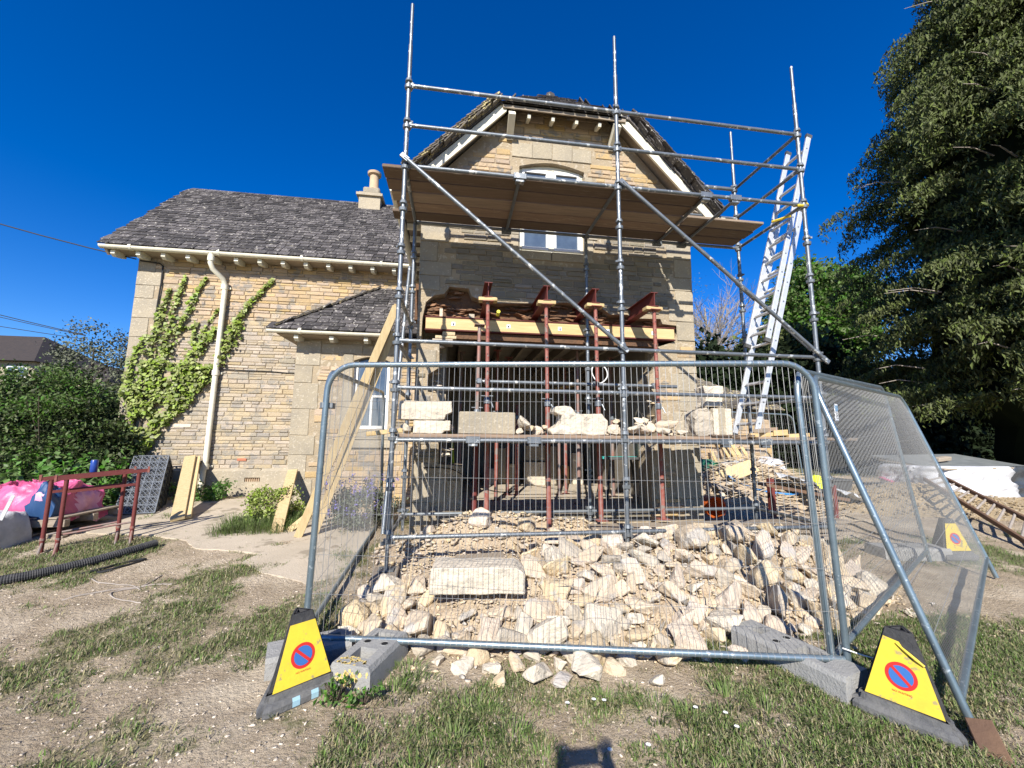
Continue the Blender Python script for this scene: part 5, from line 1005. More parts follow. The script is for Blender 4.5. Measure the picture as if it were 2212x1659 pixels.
trestle(-4.62, 5.52, 'dark red builders trestle nearer the bush, left of its twin'); trestle(-4.45, 5.50, 'dark red builders trestle in front with the blue can on its twin')
t_ = thing('drink_can', 'dark blue can standing on the red trestle rail', 'can', (-4.34, 5.71, 1.05)); mb = MB(); c_ = (-4.345, 5.705); mb.tube([(*c_, 1.03), (*c_, 1.04), (*c_, 1.165), (*c_, 1.175)], [.03, .036, .036, .03], 16); mb.build('body', 'blue', t_, True); mb = MB(); mb.tube([(*c_, 1.1755), (*c_, 1.181)], .031, 16); mb.build('lid', 'galv', t_)
def drape(x0, x1, y0, y1, hf, m, name, label, cat, nx_=46, ny_=34, skirt=True, th=0):
    V = []; 
    for j in range(ny_ + 1):
        for i in range(nx_ + 1):
            u, v = i / nx_, j / ny_; V.append(hf(u, v, x0 + (x1 - x0) * u, y0 + (y1 - y0) * v))
    a = np.arange(nx_); F = np.concatenate([np.stack([a + j * (nx_ + 1), a + 1 + j * (nx_ + 1), a + 1 + (j + 1) * (nx_ + 1), a + (j + 1) * (nx_ + 1)], 1) for j in range(ny_)])
    o = fastmesh(name, np.array(V), F, m[0] if isinstance(m, (list, tuple)) else m, None, False); meta(o, label, cat)
    if isinstance(m, (list, tuple)):
        for k in m[1:]: o.data.materials.append(M[k])
        ids = []
        for f in o.data.polygons:
            c = f.center; n_ = noise.noise(Vector((c.x * 2.2, c.y * 2.2, c.z * 2.2 + 3))); ids.append(1 if n_ > .22 else (2 if len(m) > 2 and ((c.x + 5.12) / .16) ** 2 + ((c.y - 6.0) / .25) ** 2 + n_ * 1.5 < 1 else 0))
        o.data.polygons.foreach_set('material_index', ids)
    return o
def ridged(x, y, s, z=0): return 1 - abs(noise.noise(Vector((x * s, y * s, z)))) * 2 + .5 * (1 - abs(noise.noise(Vector((x * s * 2.3, y * s * 2.3, z + 4)))) * 2)
def pinkf(u, v, x, y):
    e = min(u, 1 - u, v, 1 - v) * 2; z = .44 + .2 * min(1, e * 4) + .10 * ridged(x, y, 2.3) + .04 * ridged(x, y, 7, 3) + .02 * ridged(x, y, 17, 5) - .1 * (1 - u) ; z = z if e > .06 else z - .3 * (1 - e / .06); r_ = .09 * noise.noise(Vector((x * 4, y * 4, 8 + z * 6))); return (x + r_, y + r_, z + .06)
drape(-6.3, -5.02, 6.05, 6.85, pinkf, ('pink', 'pinkpale', 'navy'), 'pink_tarp', 'crumpled pink tarpaulin sack with blue print piled behind the red trestles', 'tarpaulin', 120, 84)
pal = thing('timber_pallet', 'old wooden pallet stack carrying the pink tarpaulin', 'pallet', (-5.5, 6.4, .2))
for k in range(4):
    for j in range(3 if k % 2 == 0 else 5):
        mb = MB(); z = .12 + k * .1
        if k % 2 == 0: mb.box(-6.25, -4.85, 6.05 + j * .42, 6.13 + j * .42, z, z + .09, .004)
        else: mb.box(-6.25 + j * .3, -6.08 + j * .3, 6.05, 6.97, z, z + .02)
        mb.build('slat', 'oldwood', pal)
def gb(u, v, x, y): e = min(u, 1 - u, v, 1 - v) * 2; return (x, y, .12 + .4 * min(1, (e * 5) ** .6) + .03 * ridged(x, y, 5))
drape(-5.9, -5.12, 5.5, 6.0, gb, 'greybag', 'grey_sack', 'dark grey rubble sack with a webbing strap at the left edge', 'sack')
mb = MB(); mb.bar((-5.14, 5.6, .5), (-5.05, 5.6, .78), .04, .006, (0, 1, 0)); meta(mb.build('webbing_strap', 'greybag'), 'grey webbing strap loop standing up from the dark grey sack', 'strap')
# geocell crate
cr_ = thing('drainage_crate', 'grey plastic drainage crate with a lattice face leaning on the wing wall', 'crate', (-5.0, 7.4, .28))
A0 = Vector((-5.10, 7.15, .28)); A1 = Vector((-4.58, 7.22, .28)); TL = Vector((-5.72, 8.33, 1.10)); ux = (A1 - A0); uz = (TL - A0); nn = ux.cross(uz).normalized(); nn = nn if nn.y > 0 else -nn; D = .36
Pc = lambda u, v, d=0.: A0 + ux * u + uz * v + nn * d
mb = MB(); 
NU, NVV = 4, 8
for i in range(NU + 1): mb.bar(Pc(i / NU, 0), Pc(i / NU, 1), .012, .02, nn)
for j in range(NVV + 1): mb.bar(Pc(0, j / NVV), Pc(1, j / NVV), .012, .02, nn)
for i in range(NU):
    for j in range(NVV):
        a, b, c_, d_ = Pc(i / NU, j / NVV), Pc((i + 1) / NU, j / NVV), Pc((i + 1) / NU, (j + 1) / NVV), Pc(i / NU, (j + 1) / NVV); mb.bar(a, c_, .007, .012, nn); mb.bar(b, d_, .007, .012, nn)
        m1, m2, m3, m4 = (a + b) / 2, (b + c_) / 2, (c_ + d_) / 2, (d_ + a) / 2
        for p, q in ((m1, m2), (m2, m3), (m3, m4), (m4, m1)): mb.bar(p, q, .006, .01, nn)
mb.build('lattice_face', 'greyplastic', cr_)
mb = MB(); mb.add([Pc(0.02, .01, .05), Pc(.98, .01, .05), Pc(.98, .99, .05), Pc(.02, .99, .05), Pc(0.02, .01, D - .02), Pc(.98, .01, D - .02), Pc(.98, .99, D - .02), Pc(.02, .99, D - .02)], [(0, 1, 2, 3), (4, 7, 6, 5), (0, 4, 5, 1), (1, 5, 6, 2), (2, 6, 7, 3), (3, 7, 4, 0)]); mb.build('crate_body', 'darkplastic', cr_)
mb = MB()
for j in range(9): mb.bar(Pc(1, j / 8, 0), Pc(1, j / 8, D), .014, .02, ux)
for k in range(4): mb.bar(Pc(1, 0, D * k / 3), Pc(1, 1, D * k / 3), .014, .02, ux)
for j in range(8): mb.bar(Pc(1.0, j / 8, 0), Pc(1.0, (j + 1) / 8, D), .008, .012, ux); mb.bar(Pc(1.0, j / 8, D), Pc(1.0, (j + 1) / 8, 0), .008, .012, ux)
mb.build('lattice_side', 'darkplastic', cr_)
mb = MB()
for j in range(4): mb.bar(Pc(0, 0, D * j / 3), Pc(1, 0, D * j / 3), .014, .02, uz)
mb.build('lattice_end', 'darkplastic', cr_)
# corrugated pipe
pts = [(-6.2, 3.9), (-5.2, 4.2), (-4.5, 4.4), (-4.09, 4.6), (-3.85, 4.85), (-3.65, 5.2), (-3.5, 5.6)]
def smoothpath(P, n=24):
    out = []
    for i in range(len(P) - 1):
        p0, p1, p2, p3 = [np.array(P[max(0, min(len(P) - 1, i + k))], float) for k in (-1, 0, 1, 2)]
        for t in np.linspace(0, 1, n, endpoint=False): out.append(.5 * ((2 * p1) + (p2 - p0) * t + (2 * p0 - 5 * p1 + 4 * p2 - p3) * t * t + (3 * p1 - p0 - 3 * p2 + p3) * t ** 3))
    out.append(np.array(P[-1], float)); return out
sp_ = smoothpath(pts, 44); mb = MB(); mb.tube([(p[0], p[1], gz(p[0], p[1]) * 0 + .06 * max(0, p[1] - 3) + .045) for p in sp_], [.046 if k % 2 else .041 for k in range(len(sp_))], 12); meta(mb.build('corrugated_pipe', 'blackr'), 'black corrugated drain pipe curving over the grass at the left edge', 'pipe')
gc = lambda P, dz=.012: [(x, y, gz(x, y) + dz) for x, y in [tuple(q) for q in smoothpath(P, 8)]]
cable(gc([(-3.62, 4.75), (-3.5, 4.9), (-3.45, 5.05), (-3.3, 5.15), (-3.38, 4.95), (-3.5, 4.8), (-3.4, 4.85)]), .012, 'cable_coil', 'short tangle of black cable beside the corrugated pipe')
for i, P_ in enumerate((([(-3.45, 4.65), (-3.2, 4.5), (-2.95, 4.46), (-2.8, 4.35)]), [(-2.85, 4.7), (-2.84, 4.45), (-3.0, 4.3), (-2.8, 4.15), (-2.6, 4.07)], [(-2.6, 4.45), (-2.95, 4.4), (-3.3, 4.2)])): cable(gc(P_, .008), .006, 'fallen_twig', 'pale bent twig lying on the bare soil, %s' % ('nearest the black pipe', 'crooked and longest', 'straightest and palest')[i], 'twig', None, 'paletwig', 5, 'pale twigs on the soil')
# ================= RIGHT YARD =================
ob = thing('outbuilding', 'low stone outbuilding with a dark slate roof behind the debris pile', 'outbuilding', (7.5, 10.9, .33))
w_ = wall_slab('front_wall', [(4.6, 0), (9.33, 0), (9.33, 2.35), (4.6, 2.4)], [], 10.9, .35, 'mortar', ob); masonry(w_, 10.9, 4.6, 9.33, .3, 2.3, lambda x, z: True, 'stone_warm', hs=(.09, .16), ls=(.15, .4), limit=150)
rf = MB(); rf.prism([(4.3, 10.6, 2.42), (9.5, 10.6, 2.35), (7.1, 12.6, 3.85), (4.3, 12.6, 3.95)], (0, 0, -.05)); rf.prism([(9.5, 10.6, 2.35), (9.5, 15.0, 2.35), (7.1, 12.6, 3.85)], (0, 0, -.05)); r_ = rf.build('roof', 'slate', ob)
tiles(r_, (4.3, 10.56, 2.42), (1, -.0, -.013), (0, 2, 1.48), 5.2, 2.5, lambda u, v: 4.3 + u < 9.5 - v / 2.5 * 2.4, 'slate_warm', tw=(.18, .34), ex=(.15, .2), limit=110)
for i, (x0, z0, x1, z1, w) in enumerate(((7.75, .5, 7.45, 1.55, .08), (7.95, .5, 7.6, 1.6, .12), (8.1, .5, 7.75, 1.62, .14), (7.2, .5, 7.25, 1.2, .08), (8.3, .5, 8.2, 1.3, .1))): plank((x0, 10.2, z0), (x1, 10.75, z1), w, .03, (0, -1, .3), 'timber', 'timber board leaning on the outbuilding wall, %s' % ('thin and second from left', 'centre', 'widest', 'leftmost', 'rightmost')[i], 'boards leaning on the outbuilding wall', 'leaning_board')
def deb(x, y): return .62 * math.exp(-((x - 6.1) / 1.3) ** 2 - ((y - 8.3) / 1.0) ** 2) + .35 * math.exp(-((x - 7.1) / .8) ** 2 - ((y - 8.4) / .7) ** 2) + .25 * math.exp(-((x - 5.2) / .7) ** 2 - ((y - 7.4) / .7) ** 2)
hx = np.arange(3.9, 8.4, .09); hy = np.arange(6.3, 10.3, .09); hv = np.array([(x, y, gz(x, y) + deb(x, y) + .05 * fbm(x, y, 2, 4, 4) - .05) for y in hy for x in hx]); a_ = np.arange(len(hx) - 1); hf = np.concatenate([np.stack([a_ + j * len(hx), a_ + 1 + j * len(hx), a_ + 1 + (j + 1) * len(hx), a_ + (j + 1) * len(hx)], 1) for j in range(len(hy) - 1)])
meta(fastmesh('debris_mound', hv, hf, 'dust', None, True), 'dusty mound of demolition debris right of the house', 'debris', None, 'stuff')
mb = MB()
for k in range(520):
    x = random.gauss(6.2, .75); y = random.gauss(7.7, .6); z = gz(x, y) + deb(x, y) + random.uniform(.0, .06); a = random.uniform(-.6, .9); L = random.uniform(.15, .5); mb.obox((x, y, z), (math.cos(a), math.sin(a), random.uniform(-.2, .2)), (-math.sin(a), math.cos(a), 0), (0, 0, 1), L, random.uniform(.015, .035), .008)
meta(mb.build('broken_laths', 'lath'), 'litter of broken laths and splinters on the debris mound', 'laths', None, 'stuff')
for (x, y, s) in ((5.2, 7.2, .2), (5.5, 7.3, .16), (4.9, 7.0, .18), (5.7, 7.9, .24), (6.5, 8.2, .2), (5.0, 7.8, .2)): rock((x, y, gz(x, y) + deb(x, y) + .04), s, None, 'rubble', label='loose %s stone on the debris mound %s' % ('larger' if s > .18 else 'smaller', 'near the grey sheet' if x > 6 else 'nearest the house' if x < 5.1 else 'below the green sack'), group='stones on the debris mound')
plank((5.3, 7.6, .72), (6.0, 7.5, .98), .3, .02, (0, -1, 1), 'timber2', 'buff board scrap lying high on the debris mound'); plank((4.9, 7.2, .62), (6.3, 6.9, .30), .24, .03, (0, -.3, 1), 'oldwood', 'long pale board sloping down the debris mound')
def bagf(cx, cy, w, d, h, z0, seed):
    def f(u, v, x, y):
        th = u * 2 * math.pi; ph = v * math.pi * .5; r = math.cos(ph) ** .5; k = 1 + .16 * noise.noise(Vector((math.cos(th) * 1.6, math.sin(th) * 1.6, ph * 2 + seed))) + .08 * ridged(math.cos(th) * 2, math.sin(th) * 2 + ph * 2, 1.7, seed)
        return (cx + w * r * math.cos(th) * k, cy + d * r * math.sin(th) * k, z0 + h * math.sin(ph) ** .8 * k)
    return f
for (a, m, n_, lab, c_) in (((6.95, 8.5, .5, .42, .42, .62, 1), 'whitebag', 'rubble_sack', 'puffed white woven sack on top of the debris mound', 'sack'), ((6.1, 8.2, .42, .35, .42, .55, 2), 'greybag', 'plastic_bundle', 'crumpled grey plastic bundle left of the white sack', 'plastic sheet'), ((5.55, 8.8, .5, .4, .3, .72, 3), 'greenbag', 'green_sack', 'shiny dark green sack on the left of the debris mound', 'sack'), ((5.15, 8.6, .4, .35, .3, .6, 4), 'rubble', 'buff_sack', 'buff dusty sack left of the green sack', 'sack')):
    drape(0, 1, 0, 1, bagf(*a), m, n_, lab, c_, 48, 18)
drape(6.3, 7.7, 6.7, 7.5, lambda u, v, x, y: (x, y, .34 + .35 * (1 - u) + .07 * ridged(x, y, 3) + .1 * v), 'greybag', 'grey_sheet', 'grey polythene sheet trailing down from the debris mound to the wheelie bin', 'plastic sheet')
cable([tuple(p) for p in smoothpath([(5.4, 7.5, .78), (5.6, 7.35, .62), (6.0, 7.2, .5), (6.4, 7.1, .46), (6.8, 7.3, .46)], 8)], .02, 'water_pipe', 'bright blue water pipe looping along the debris mound', 'pipe', None, 'bluepipe', 8)
cable([tuple(p) for p in smoothpath([(6.7, 7.9, .8), (7.0, 7.7, .7), (7.4, 7.5, .55), (7.8, 7.4, .4)], 8)], .018, 'water_pipe', 'second blue pipe dropping towards the wheelie bin', 'pipe', None, 'bluepipe', 8)
bk = thing('bucket', 'orange plastic bucket on its side by the house corner', 'bucket', (4.05, 6.0, .3)); mb = MB(); mb.tube([(4.05, 6.2, .46), (4.05, 5.95, .44)], [.14, .165], 16, False); mb.tube([(4.05, 6.2, .46), (4.05, 6.19, .46)], .14, 16); mb.build('shell', 'orange', bk, True); mb = MB(); mb.tube([(4.05, 5.955, .44), (4.05, 5.94, .44)], .175, 16, False); mb.build('rim', 'orange', bk)
tr = thing('low_trestle', 'low dark red steel trestle under the grey sheet right of the house', 'trestle', (5.8, 6.3, .28))
for (x, y) in ((5.34, 6.3), (6.36, 6.15), (5.5, 6.55)): mb = MB(); mb.box(x - .03, x + .03, y - .03, y + .03, .2, .74, .004); mb.build('leg', 'redsteel', tr)
mb = MB(); mb.bar((5.1, 6.33, .76), (6.6, 6.12, .5), .06, .05); mb.build('top_rail', 'brownwood', tr); mb = MB(); mb.box(5.28, 5.36, 6.27, 6.35, .76, .84); mb.build('end_stop', 'redsteel', tr)
wb = thing('wheelie_bin', 'dark grey wheelie bin beyond the upright side fence panel', 'bin', (7.85, 7.55, .3)); mb = MB(); mb.add([(7.69, 7.42, .18), (8.0, 7.42, .18), (8.0, 7.75, .18), (7.69, 7.75, .18), (7.63, 7.36, .66), (8.07, 7.36, .66), (8.07, 7.83, .66), (7.63, 7.83, .66)], [(0, 3, 2, 1), (4, 5, 6, 7), (0, 1, 5, 4), (1, 2, 6, 5), (2, 3, 7, 6), (3, 0, 4, 7)]); mb.build('body', 'darkplastic', wb)
mb = MB(); mb.box(7.6, 8.1, 7.33, 7.86, .665, .70, .006); mb.build('lid', 'darkplastic', wb)
for x in (7.72, 7.97): mb = MB(); mb.tube([(x - .03, 7.8, .3), (x + .03, 7.8, .3)], .09, 14); mb.build('wheel', 'blackr', wb)
drape(6.35, 6.6, 6.4, 6.6, lambda u, v, x, y: (x + .03 * noise.noise(Vector((u * 6, v * 6, 1))), y, .62 + .2 * v + .04 * ridged(x * 3, y * 3, 3)), 'hivis', 'safety_vest', 'scrap of bright yellow hi vis cloth hanging by the right fence post', 'cloth', 10, 8)
# soil heaps
def soilf(x, y): return .33 * math.exp(-((x - 9.4) / 1.1) ** 2 - ((y - 7.3) / .8) ** 2) + .2 * math.exp(-((x - 8.1) / .8) ** 2 - ((y - 7.2) / .7) ** 2) + .05 * math.exp(-((x - 10.2) / 1.3) ** 2 - ((y - 6.6) / .9) ** 2) + .05 * math.exp(-((x - 11.6) / 1.5) ** 2 - ((y - 7.4) / .8) ** 2)
hx = np.arange(6.4, 13.6, .07); hy = np.arange(4.9, 9.4, .07); hv = np.array([(x, y, gz(x, y) - .03 + soilf(x, y) * (1 + .25 * fbm(x, y, 3, 5, 4)) + .03 * fbm(x, y, 6, 9, 3) * min(1, soilf(x, y) * 10)) for y in hy for x in hx]); a_ = np.arange(len(hx) - 1); hf = np.concatenate([np.stack([a_ + j * len(hx), a_ + 1 + j * len(hx), a_ + 1 + (j + 1) * len(hx), a_ + (j + 1) * len(hx)], 1) for j in range(len(hy) - 1)])
meta(fastmesh('soil_heap', hv, hf, 'soil', None, True), 'long low heap of yellowish soil under the ground ladder', 'soil heap', None, 'stuff')
pp = [(random.gauss(9.6, 1.2), random.gauss(6.9, .6)) for _ in range(1500)]; pp = [(x, y, gz(x, y) + soilf(x, y)) for x, y in pp]; meta(crumbs(pp, [random.choice((.03, .045, .07)) for _ in pp], 'soil_clods', 'soil', None, .7), 'clods and pebbles on the soil heap', 'soil', None, 'stuff')
gl2 = thing('wooden_ladder', 'old dark railed ladder with pale rungs lying over the soil heap', 'ladder', (8.4, 5.8, .3))
Aa, Ab = Vector((7.2, 4.1, .08)), Vector((9.18, 6.9, .75)); Ba, Bb = Vector((7.95, 4.5, .28)), Vector((9.72, 7.02, .8))
for a, b in ((Aa, Ab), (Ba, Bb)): mb = MB(); mb.bar(a, b, .045, .07, (0, 0, 1), .006); mb.build('rail', 'brownwood', gl2)
for k in range(13):
    t = .03 + k * .078; mb = MB(); mb.tube([Aa.lerp(Ab, t), Ba.lerp(Bb, t)], .017, 8); mb.build('rung', 'paletwig', gl2, True)
def box_bag(u, v, x, y):
    th = u * 2 * math.pi; c, s_ = math.cos(th), math.sin(th); sq = 1 / max(abs(c), abs(s_)) ** .75; ph = v; k = 1 + .11 * ridged(c * 2, s_ * 2 + v * 2, 1.8) + .04 * ridged(c * 5, s_ * 5 + v * 4, 1.8, 3); r = 1 if v < .8 else max(0.0, 1 - (v - .8) * 5) ; return (11.3 + .95 * c * sq * k * r, 8.1 + .6 * s_ * sq * k * r, .2 + .72 * min(1, v / .8) + .02 * k)
drape(0, 1, 0, 1, box_bag, 'whitebag', 'bulk_bag', 'white woven bulk bag under the dark boards at far right', 'bag', 80, 26)
def box_bag2(u, v, x, y):
    th = u * 2 * math.pi; c, s_ = math.cos(th), math.sin(th); sq = 1 / max(abs(c), abs(s_)) ** .6; k = 1 + .1 * ridged(c * 2, s_ * 2 + v * 2, 1.8, 5); r = 1 if v < .7 else max(0, 1 - (v - .7) * 3.33); return (12.75 + .5 * c * sq * k * r, 8.0 + .5 * s_ * sq * k * r, .2 + .75 * min(1, v / .7))
drape(0, 1, 0, 1, box_bag2, 'blacksheet', 'black_sheeting', 'glossy dark plastic sheeting bundled against the white bulk bag', 'plastic sheet', 60, 20)
mb = MB(); mb.obox((11.6, 8.2, 1.02), (1, .0, .015), (0, 1, .16), (0, -.16, 1), 2.5, 1.4, .03, .004); meta(mb.build('cover_board', 'sheet'), 'large dark grey board laid over the white bulk bag', 'board')
mb = MB(); mb.obox((11.5, 8.1, .965), (1, .05, .01), (-.05, 1, .1), (0, -.1, 1), 2.3, 1.3, .03, .004); meta(mb.build('cover_board', 'oldwood'), 'brown board sandwiched under the dark grey one on the bulk bag', 'board')
mb = MB(); mb.obox((11.2, 8.0, 1.08), (1, .2, .06), (-.2, 1, .16), (0, -.16, 1), .5, .12, .09, .01); meta(mb.build('wood_log', 'oldwood'), 'short weathered timber weighing down the dark grey board', 'wood')
mb = MB(); mb.obox((10.6, 8.3, .5), (1, .0, -.05), (0, 1, .35), (0, -.35, 1), .9, .6, .02); meta(mb.build('pink_board', 'pink'), 'flat bright pink insulation board behind the soil heap', 'board')
cable(gc([(6.5, 6.6), (6.3, 6.0), (6.15, 5.4), (6.1, 5.0), (6.3, 4.75)], .015), .014, 'ground_hose', 'dark hose snaking over the soil behind the upright side panel', 'hose')
cable(gc([(6.7, 6.3), (6.6, 5.9), (6.5, 5.4), (6.6, 5.0)], .015), .01, 'ground_hose', 'thinner dark cable right of the hose on the soil', 'cable')
# ================= INTERIOR THINGS =================
for i, (x0, x1, y, z0, z1, m) in enumerate(((1.6, 2.02, 8.95, .98, 1.32, 'ashlar'), (1.58, 2.02, 8.9, .45, .96, 'rubble_w'), (2.05, 2.3, 9.0, .45, 1.3, 'ashlar'), (2.5, 2.62, 9.1, .45, .85, 'timber'), (2.68, 2.92, 9.0, .45, 1.15, 'rubble_w'), (1.0, 1.2, 9.2, .45, 1.25, 'ashlar'), (.75, .98, 9.1, .45, .8, 'block'), (1.25, 1.5, 9.2, .45, .9, 'ashlar'))):
    mb = MB(); mb.box(x0, x1, y, y + .25, z0, z1, .008); meta(mb.build('stacked_block', m), '%s at the back of the opened room' % ('upper cream block of the central pair', 'lower cream block of the central pair', 'tall tan slab right of the central pair', 'short yellow timber block', 'tall pale slab at the far right', 'tall tan slab at the far left', 'low grey block at the far left', 'low tan slab left of the central pair')[i], 'block', 'blocks at the back of the opened room')
wm = thing('workbench', 'folding black workbench with a turquoise top inside the opening at right', 'workbench', (2.95, 6.9, .45))
for (x, y, dx, dy) in ((2.68, 6.75, -.1, -.05), (3.2, 6.75, .12, -.05), (2.68, 7.1, -.1, .08), (3.2, 7.1, .12, .08)): mb = MB(); mb.bar((x, y, 1.12), (x + dx, y + dy, .46), .03, .03); mb.build('leg', 'darkplastic', wm)
for y, m in ((6.75, 'darkplastic'), (6.98, 'teal')): mb = MB(); mb.box(2.6, 3.28, y - .09, y + .1, 1.13, 1.17, .004); mb.build('worktop', m, wm)
mb = MB(); mb.tube([(2.6, 6.75, .75), (3.28, 6.75, .75)], .012, 8); mb.build('stretcher', 'darkplastic', wm)
plank((2.3, 9.0, 2.6), (3.0, 8.6, 2.75), .2, .04, (0, 0, 1), 'timber', 'timber board stored high at the back right of the opened room'); plank((.05, 8.2, .46), (-.05, 8.4, 1.6), .12, .04, (1, 0, 0), 'hivis', 'thin yellow board upright at the left of the opened room')
cable([tuple(p) for p in smoothpath([(-.4, YH - .04, 1.08), (0, YH - .05, 1.05), (.3, YH - .04, .85), (.6, YH - .05, .75), (1.0, YH + .3, .7)], 8)], .008, 'power_cable', 'thin black cable drooping across the low wall left of the opening')
cable([tuple(p) for p in smoothpath([(1.86, 5.12, 2.5), (1.98, 5.1, 2.42), (2.0, 5.1, 2.3), (1.9, 5.12, 2.22), (1.8, 5.12, 2.35), (1.82, 5.1, 2.48)], 8)], .008, 'white_cable', 'loop of white cable hung on the third prop', 'cable', None, 'white')
# ================= VEGETATION =================
def cloud(cx, cy, cz, rx, ry, rz_, n, clump=.25, nc=None, front=False):
    """leaf points in clumps through an ellipsoid, denser near its surface"""
    nc = nc or max(8, int(n / 110)); d = unit(rng.normal(size=(nc, 3)));
    if front: d[:, 1] = -np.abs(d[:, 1])
    r = rng.uniform(.45, 1.05, (nc, 1)) ** .6; C_ = d * r * [rx, ry, rz_] + [cx, cy, cz]
    P = C_[rng.integers(0, nc, n)] + rng.normal(size=(n, 3)) * clump * [1, 1, .7]; return P
def blob(cx, cy, cz, rx, ry, rz_, name, m, parent, seed=0, res=3):
    bm = bmesh.new(); bmesh.ops.create_icosphere(bm, subdivisions=res, radius=1)
    for v in bm.verts: v.co *= 1 + .35 * noise.noise(v.co * 2.2 + Vector((seed, 0, 0))); v.co = Vector((v.co.x * rx + cx, v.co.y * ry + cy, v.co.z * rz_ + cz)) - ORG[parent.name]
    me = bpy.data.meshes.new(name); bm.to_mesh(me); bm.free(); me.materials.append(M[m]); o = bpy.data.objects.new(name, me); return link(o, parent)
def trunk(parent, pts, r0, r1, m='bark'):
    mb = MB(); mb.tube(pts, r0, 9, True, r1); return mb.build('trunk', m, parent, True)
def branches(parent, base, n, L, spread, m, r=.03, name='limb', up=.7, sub=0):
    mb = MB()
    for k in range(n):
        p = Vector(base[k % len(base)]) if isinstance(base, list) else Vector(base); a = random.uniform(0, 6.28); d = Vector((math.cos(a) * spread, math.sin(a) * spread, up)).normalized(); pts = [p]; l = L * random.uniform(.6, 1.1)
        for j in range(5): d = (d + Vector((random.uniform(-.25, .25), random.uniform(-.25, .25), random.uniform(-.1, .2)))).normalized(); pts.append(pts[-1] + d * l / 5)
        mb.tube(pts, r, 5, False, r * .25)
        for q in range(sub):
            p2 = pts[1 + q % 4]; d2 = (d + Vector((random.uniform(-1, 1), random.uniform(-1, 1), random.uniform(-.4, .6)))).normalized(); p3 = p2 + d2 * l * .25; p4 = p3 + (d2 + Vector((0, 0, .25))).normalized() * l * .2; mb.tube([p2, p3, p4], r * .35, 4, False, r * .1)
            for w in range(2): d3 = (d2 + Vector((random.uniform(-.8, .8), random.uniform(-.8, .8), random.uniform(-.2, .5)))).normalized(); mb.tube([p3, p3 + d3 * l * .16], r * .15, 3, False, r * .06)
    return mb.build(name, m, parent)
# shrub against the wing corner
sh = thing('dark_shrub', 'large dark green shrub filling the corner left of the wing', 'bush', (-7.4, 8.6, .3))
P = np.concatenate([cloud(-7.2, 8.6, 1.35, 1.25, .95, 1.3, 13000, .16), cloud(-8.9, 9.0, 1.2, 1.5, 1.0, 1.25, 11000, .17), cloud(-6.35, 8.3, 1.05, .55, .5, .85, 4500, .12), cloud(-10.8, 9.4, 1.2, 1.4, 1.0, 1.3, 6000, .2)])
f_ = leaves(P, .075, 'foliage', 'shrub', sh, .6, .3); f_['kind'] = 'stuff'
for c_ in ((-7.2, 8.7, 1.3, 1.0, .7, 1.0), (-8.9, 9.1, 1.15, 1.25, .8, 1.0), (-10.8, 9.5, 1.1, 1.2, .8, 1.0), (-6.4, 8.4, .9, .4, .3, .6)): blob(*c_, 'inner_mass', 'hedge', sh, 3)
branches(sh, (-7.3, 8.5, .3), 16, 2.2, .6, 'bark', .02, 'stem')
P = np.concatenate([cloud(-7.3, 8.3, 2.2, .8, .6, .45, 2600, .14), cloud(-8.4, 8.5, 2.0, .9, .6, .4, 2000, .14), cloud(-7.0, 7.7, 1.6, .9, .3, .6, 1500, .12)]); f_ = leaves(P, .06, 'new_growth', 'bright', sh, .5, 0); f_['kind'] = 'stuff'
ne = thing('nettle_clump', 'bright green broad leaved nettles in front of the dark shrub', 'nettles', (-6.3, 7.4, .3))
P = []
for k in range(150):
    x = random.uniform(-7.4, -5.35); y = random.uniform(6.95, 7.9) + (x + 6.5) * -.1; h = random.uniform(.45, .95) * (1 if x > -6.6 else .8)
    for j in range(16): z = h * (j + 1) / 16; r_ = .11 * (1.15 - j / 18); a = random.uniform(0, 6.28); P.append((x + r_ * math.cos(a), y + r_ * math.sin(a), .26 + z))
f_ = leaves(np.array(P), .095, 'nettle_leaves', 'nettle', ne, .62, .35, np.array([0, -.3, .9]), .6); f_['kind'] = 'stuff'
for nm, lab, cx, cy, rx, ry, h, n, m, sz in (('weed_clump', 'leafy green weeds round the foot of the downpipe', -4.55, 8.25, .5, .35, .35, 1500, 'nettle', .05), ('weed_clump', 'rough weeds at the foot of the porch corner by the narrow plank', -2.75, 6.95, .45, .5, .45, 1800, 'ivy', .05), ('lavender_bush', 'grey green flowering bush with violet blooms under the porch window', -1.25, 6.2, .42, .35, .65, 3400, 'greyleaf', .045), ('weed_clump', 'nettle sprig growing against the paint splashed grey block', -.62, 2.62, .1, .05, .13, 130, 'nettle', .035), ('weed_clump', 'fresh nettle shoots right before the paint splashed grey block', -.46, 2.58, .08, .05, .1, 110, 'nettle', .035)):
    t_ = thing(nm, lab, 'plant', (cx, cy, gz(cx, cy))); P = cloud(cx, cy, gz(cx, cy) + h * .45, rx, ry, h * .5, n, .07 if h > .2 else .02, None); P = P[P[:, 2] > gz(cx, cy)]
    f_ = leaves(P, sz, 'foliage', m, t_, .6, .2); f_['kind'] = 'stuff'; mb = MB()
    for k in range(14): a = random.uniform(0, 6.28); mb.tube([(cx, cy, gz(cx, cy)), (cx + rx * .7 * math.cos(a), cy + ry * .7 * math.sin(a), gz(cx, cy) + h * random.uniform(.5, .9))], .004, 4)
    mb.build('stem', 'bark', t_)
    if nm == 'lavender_bush':
        P = []; 
        for k in range(60):
            x = cx + random.gauss(-.1, .25); y = cy - .2 + random.gauss(0, .12); z = gz(cx, cy) + random.uniform(.25, .75)
            P += [(x + random.gauss(0, .012), y + random.gauss(0, .012), z + random.uniform(-.05, .05)) for _ in range(12)]
        f_ = leaves(np.array(P), .022, 'flowers', 'violet', t_, .8); f_['kind'] = 'stuff'
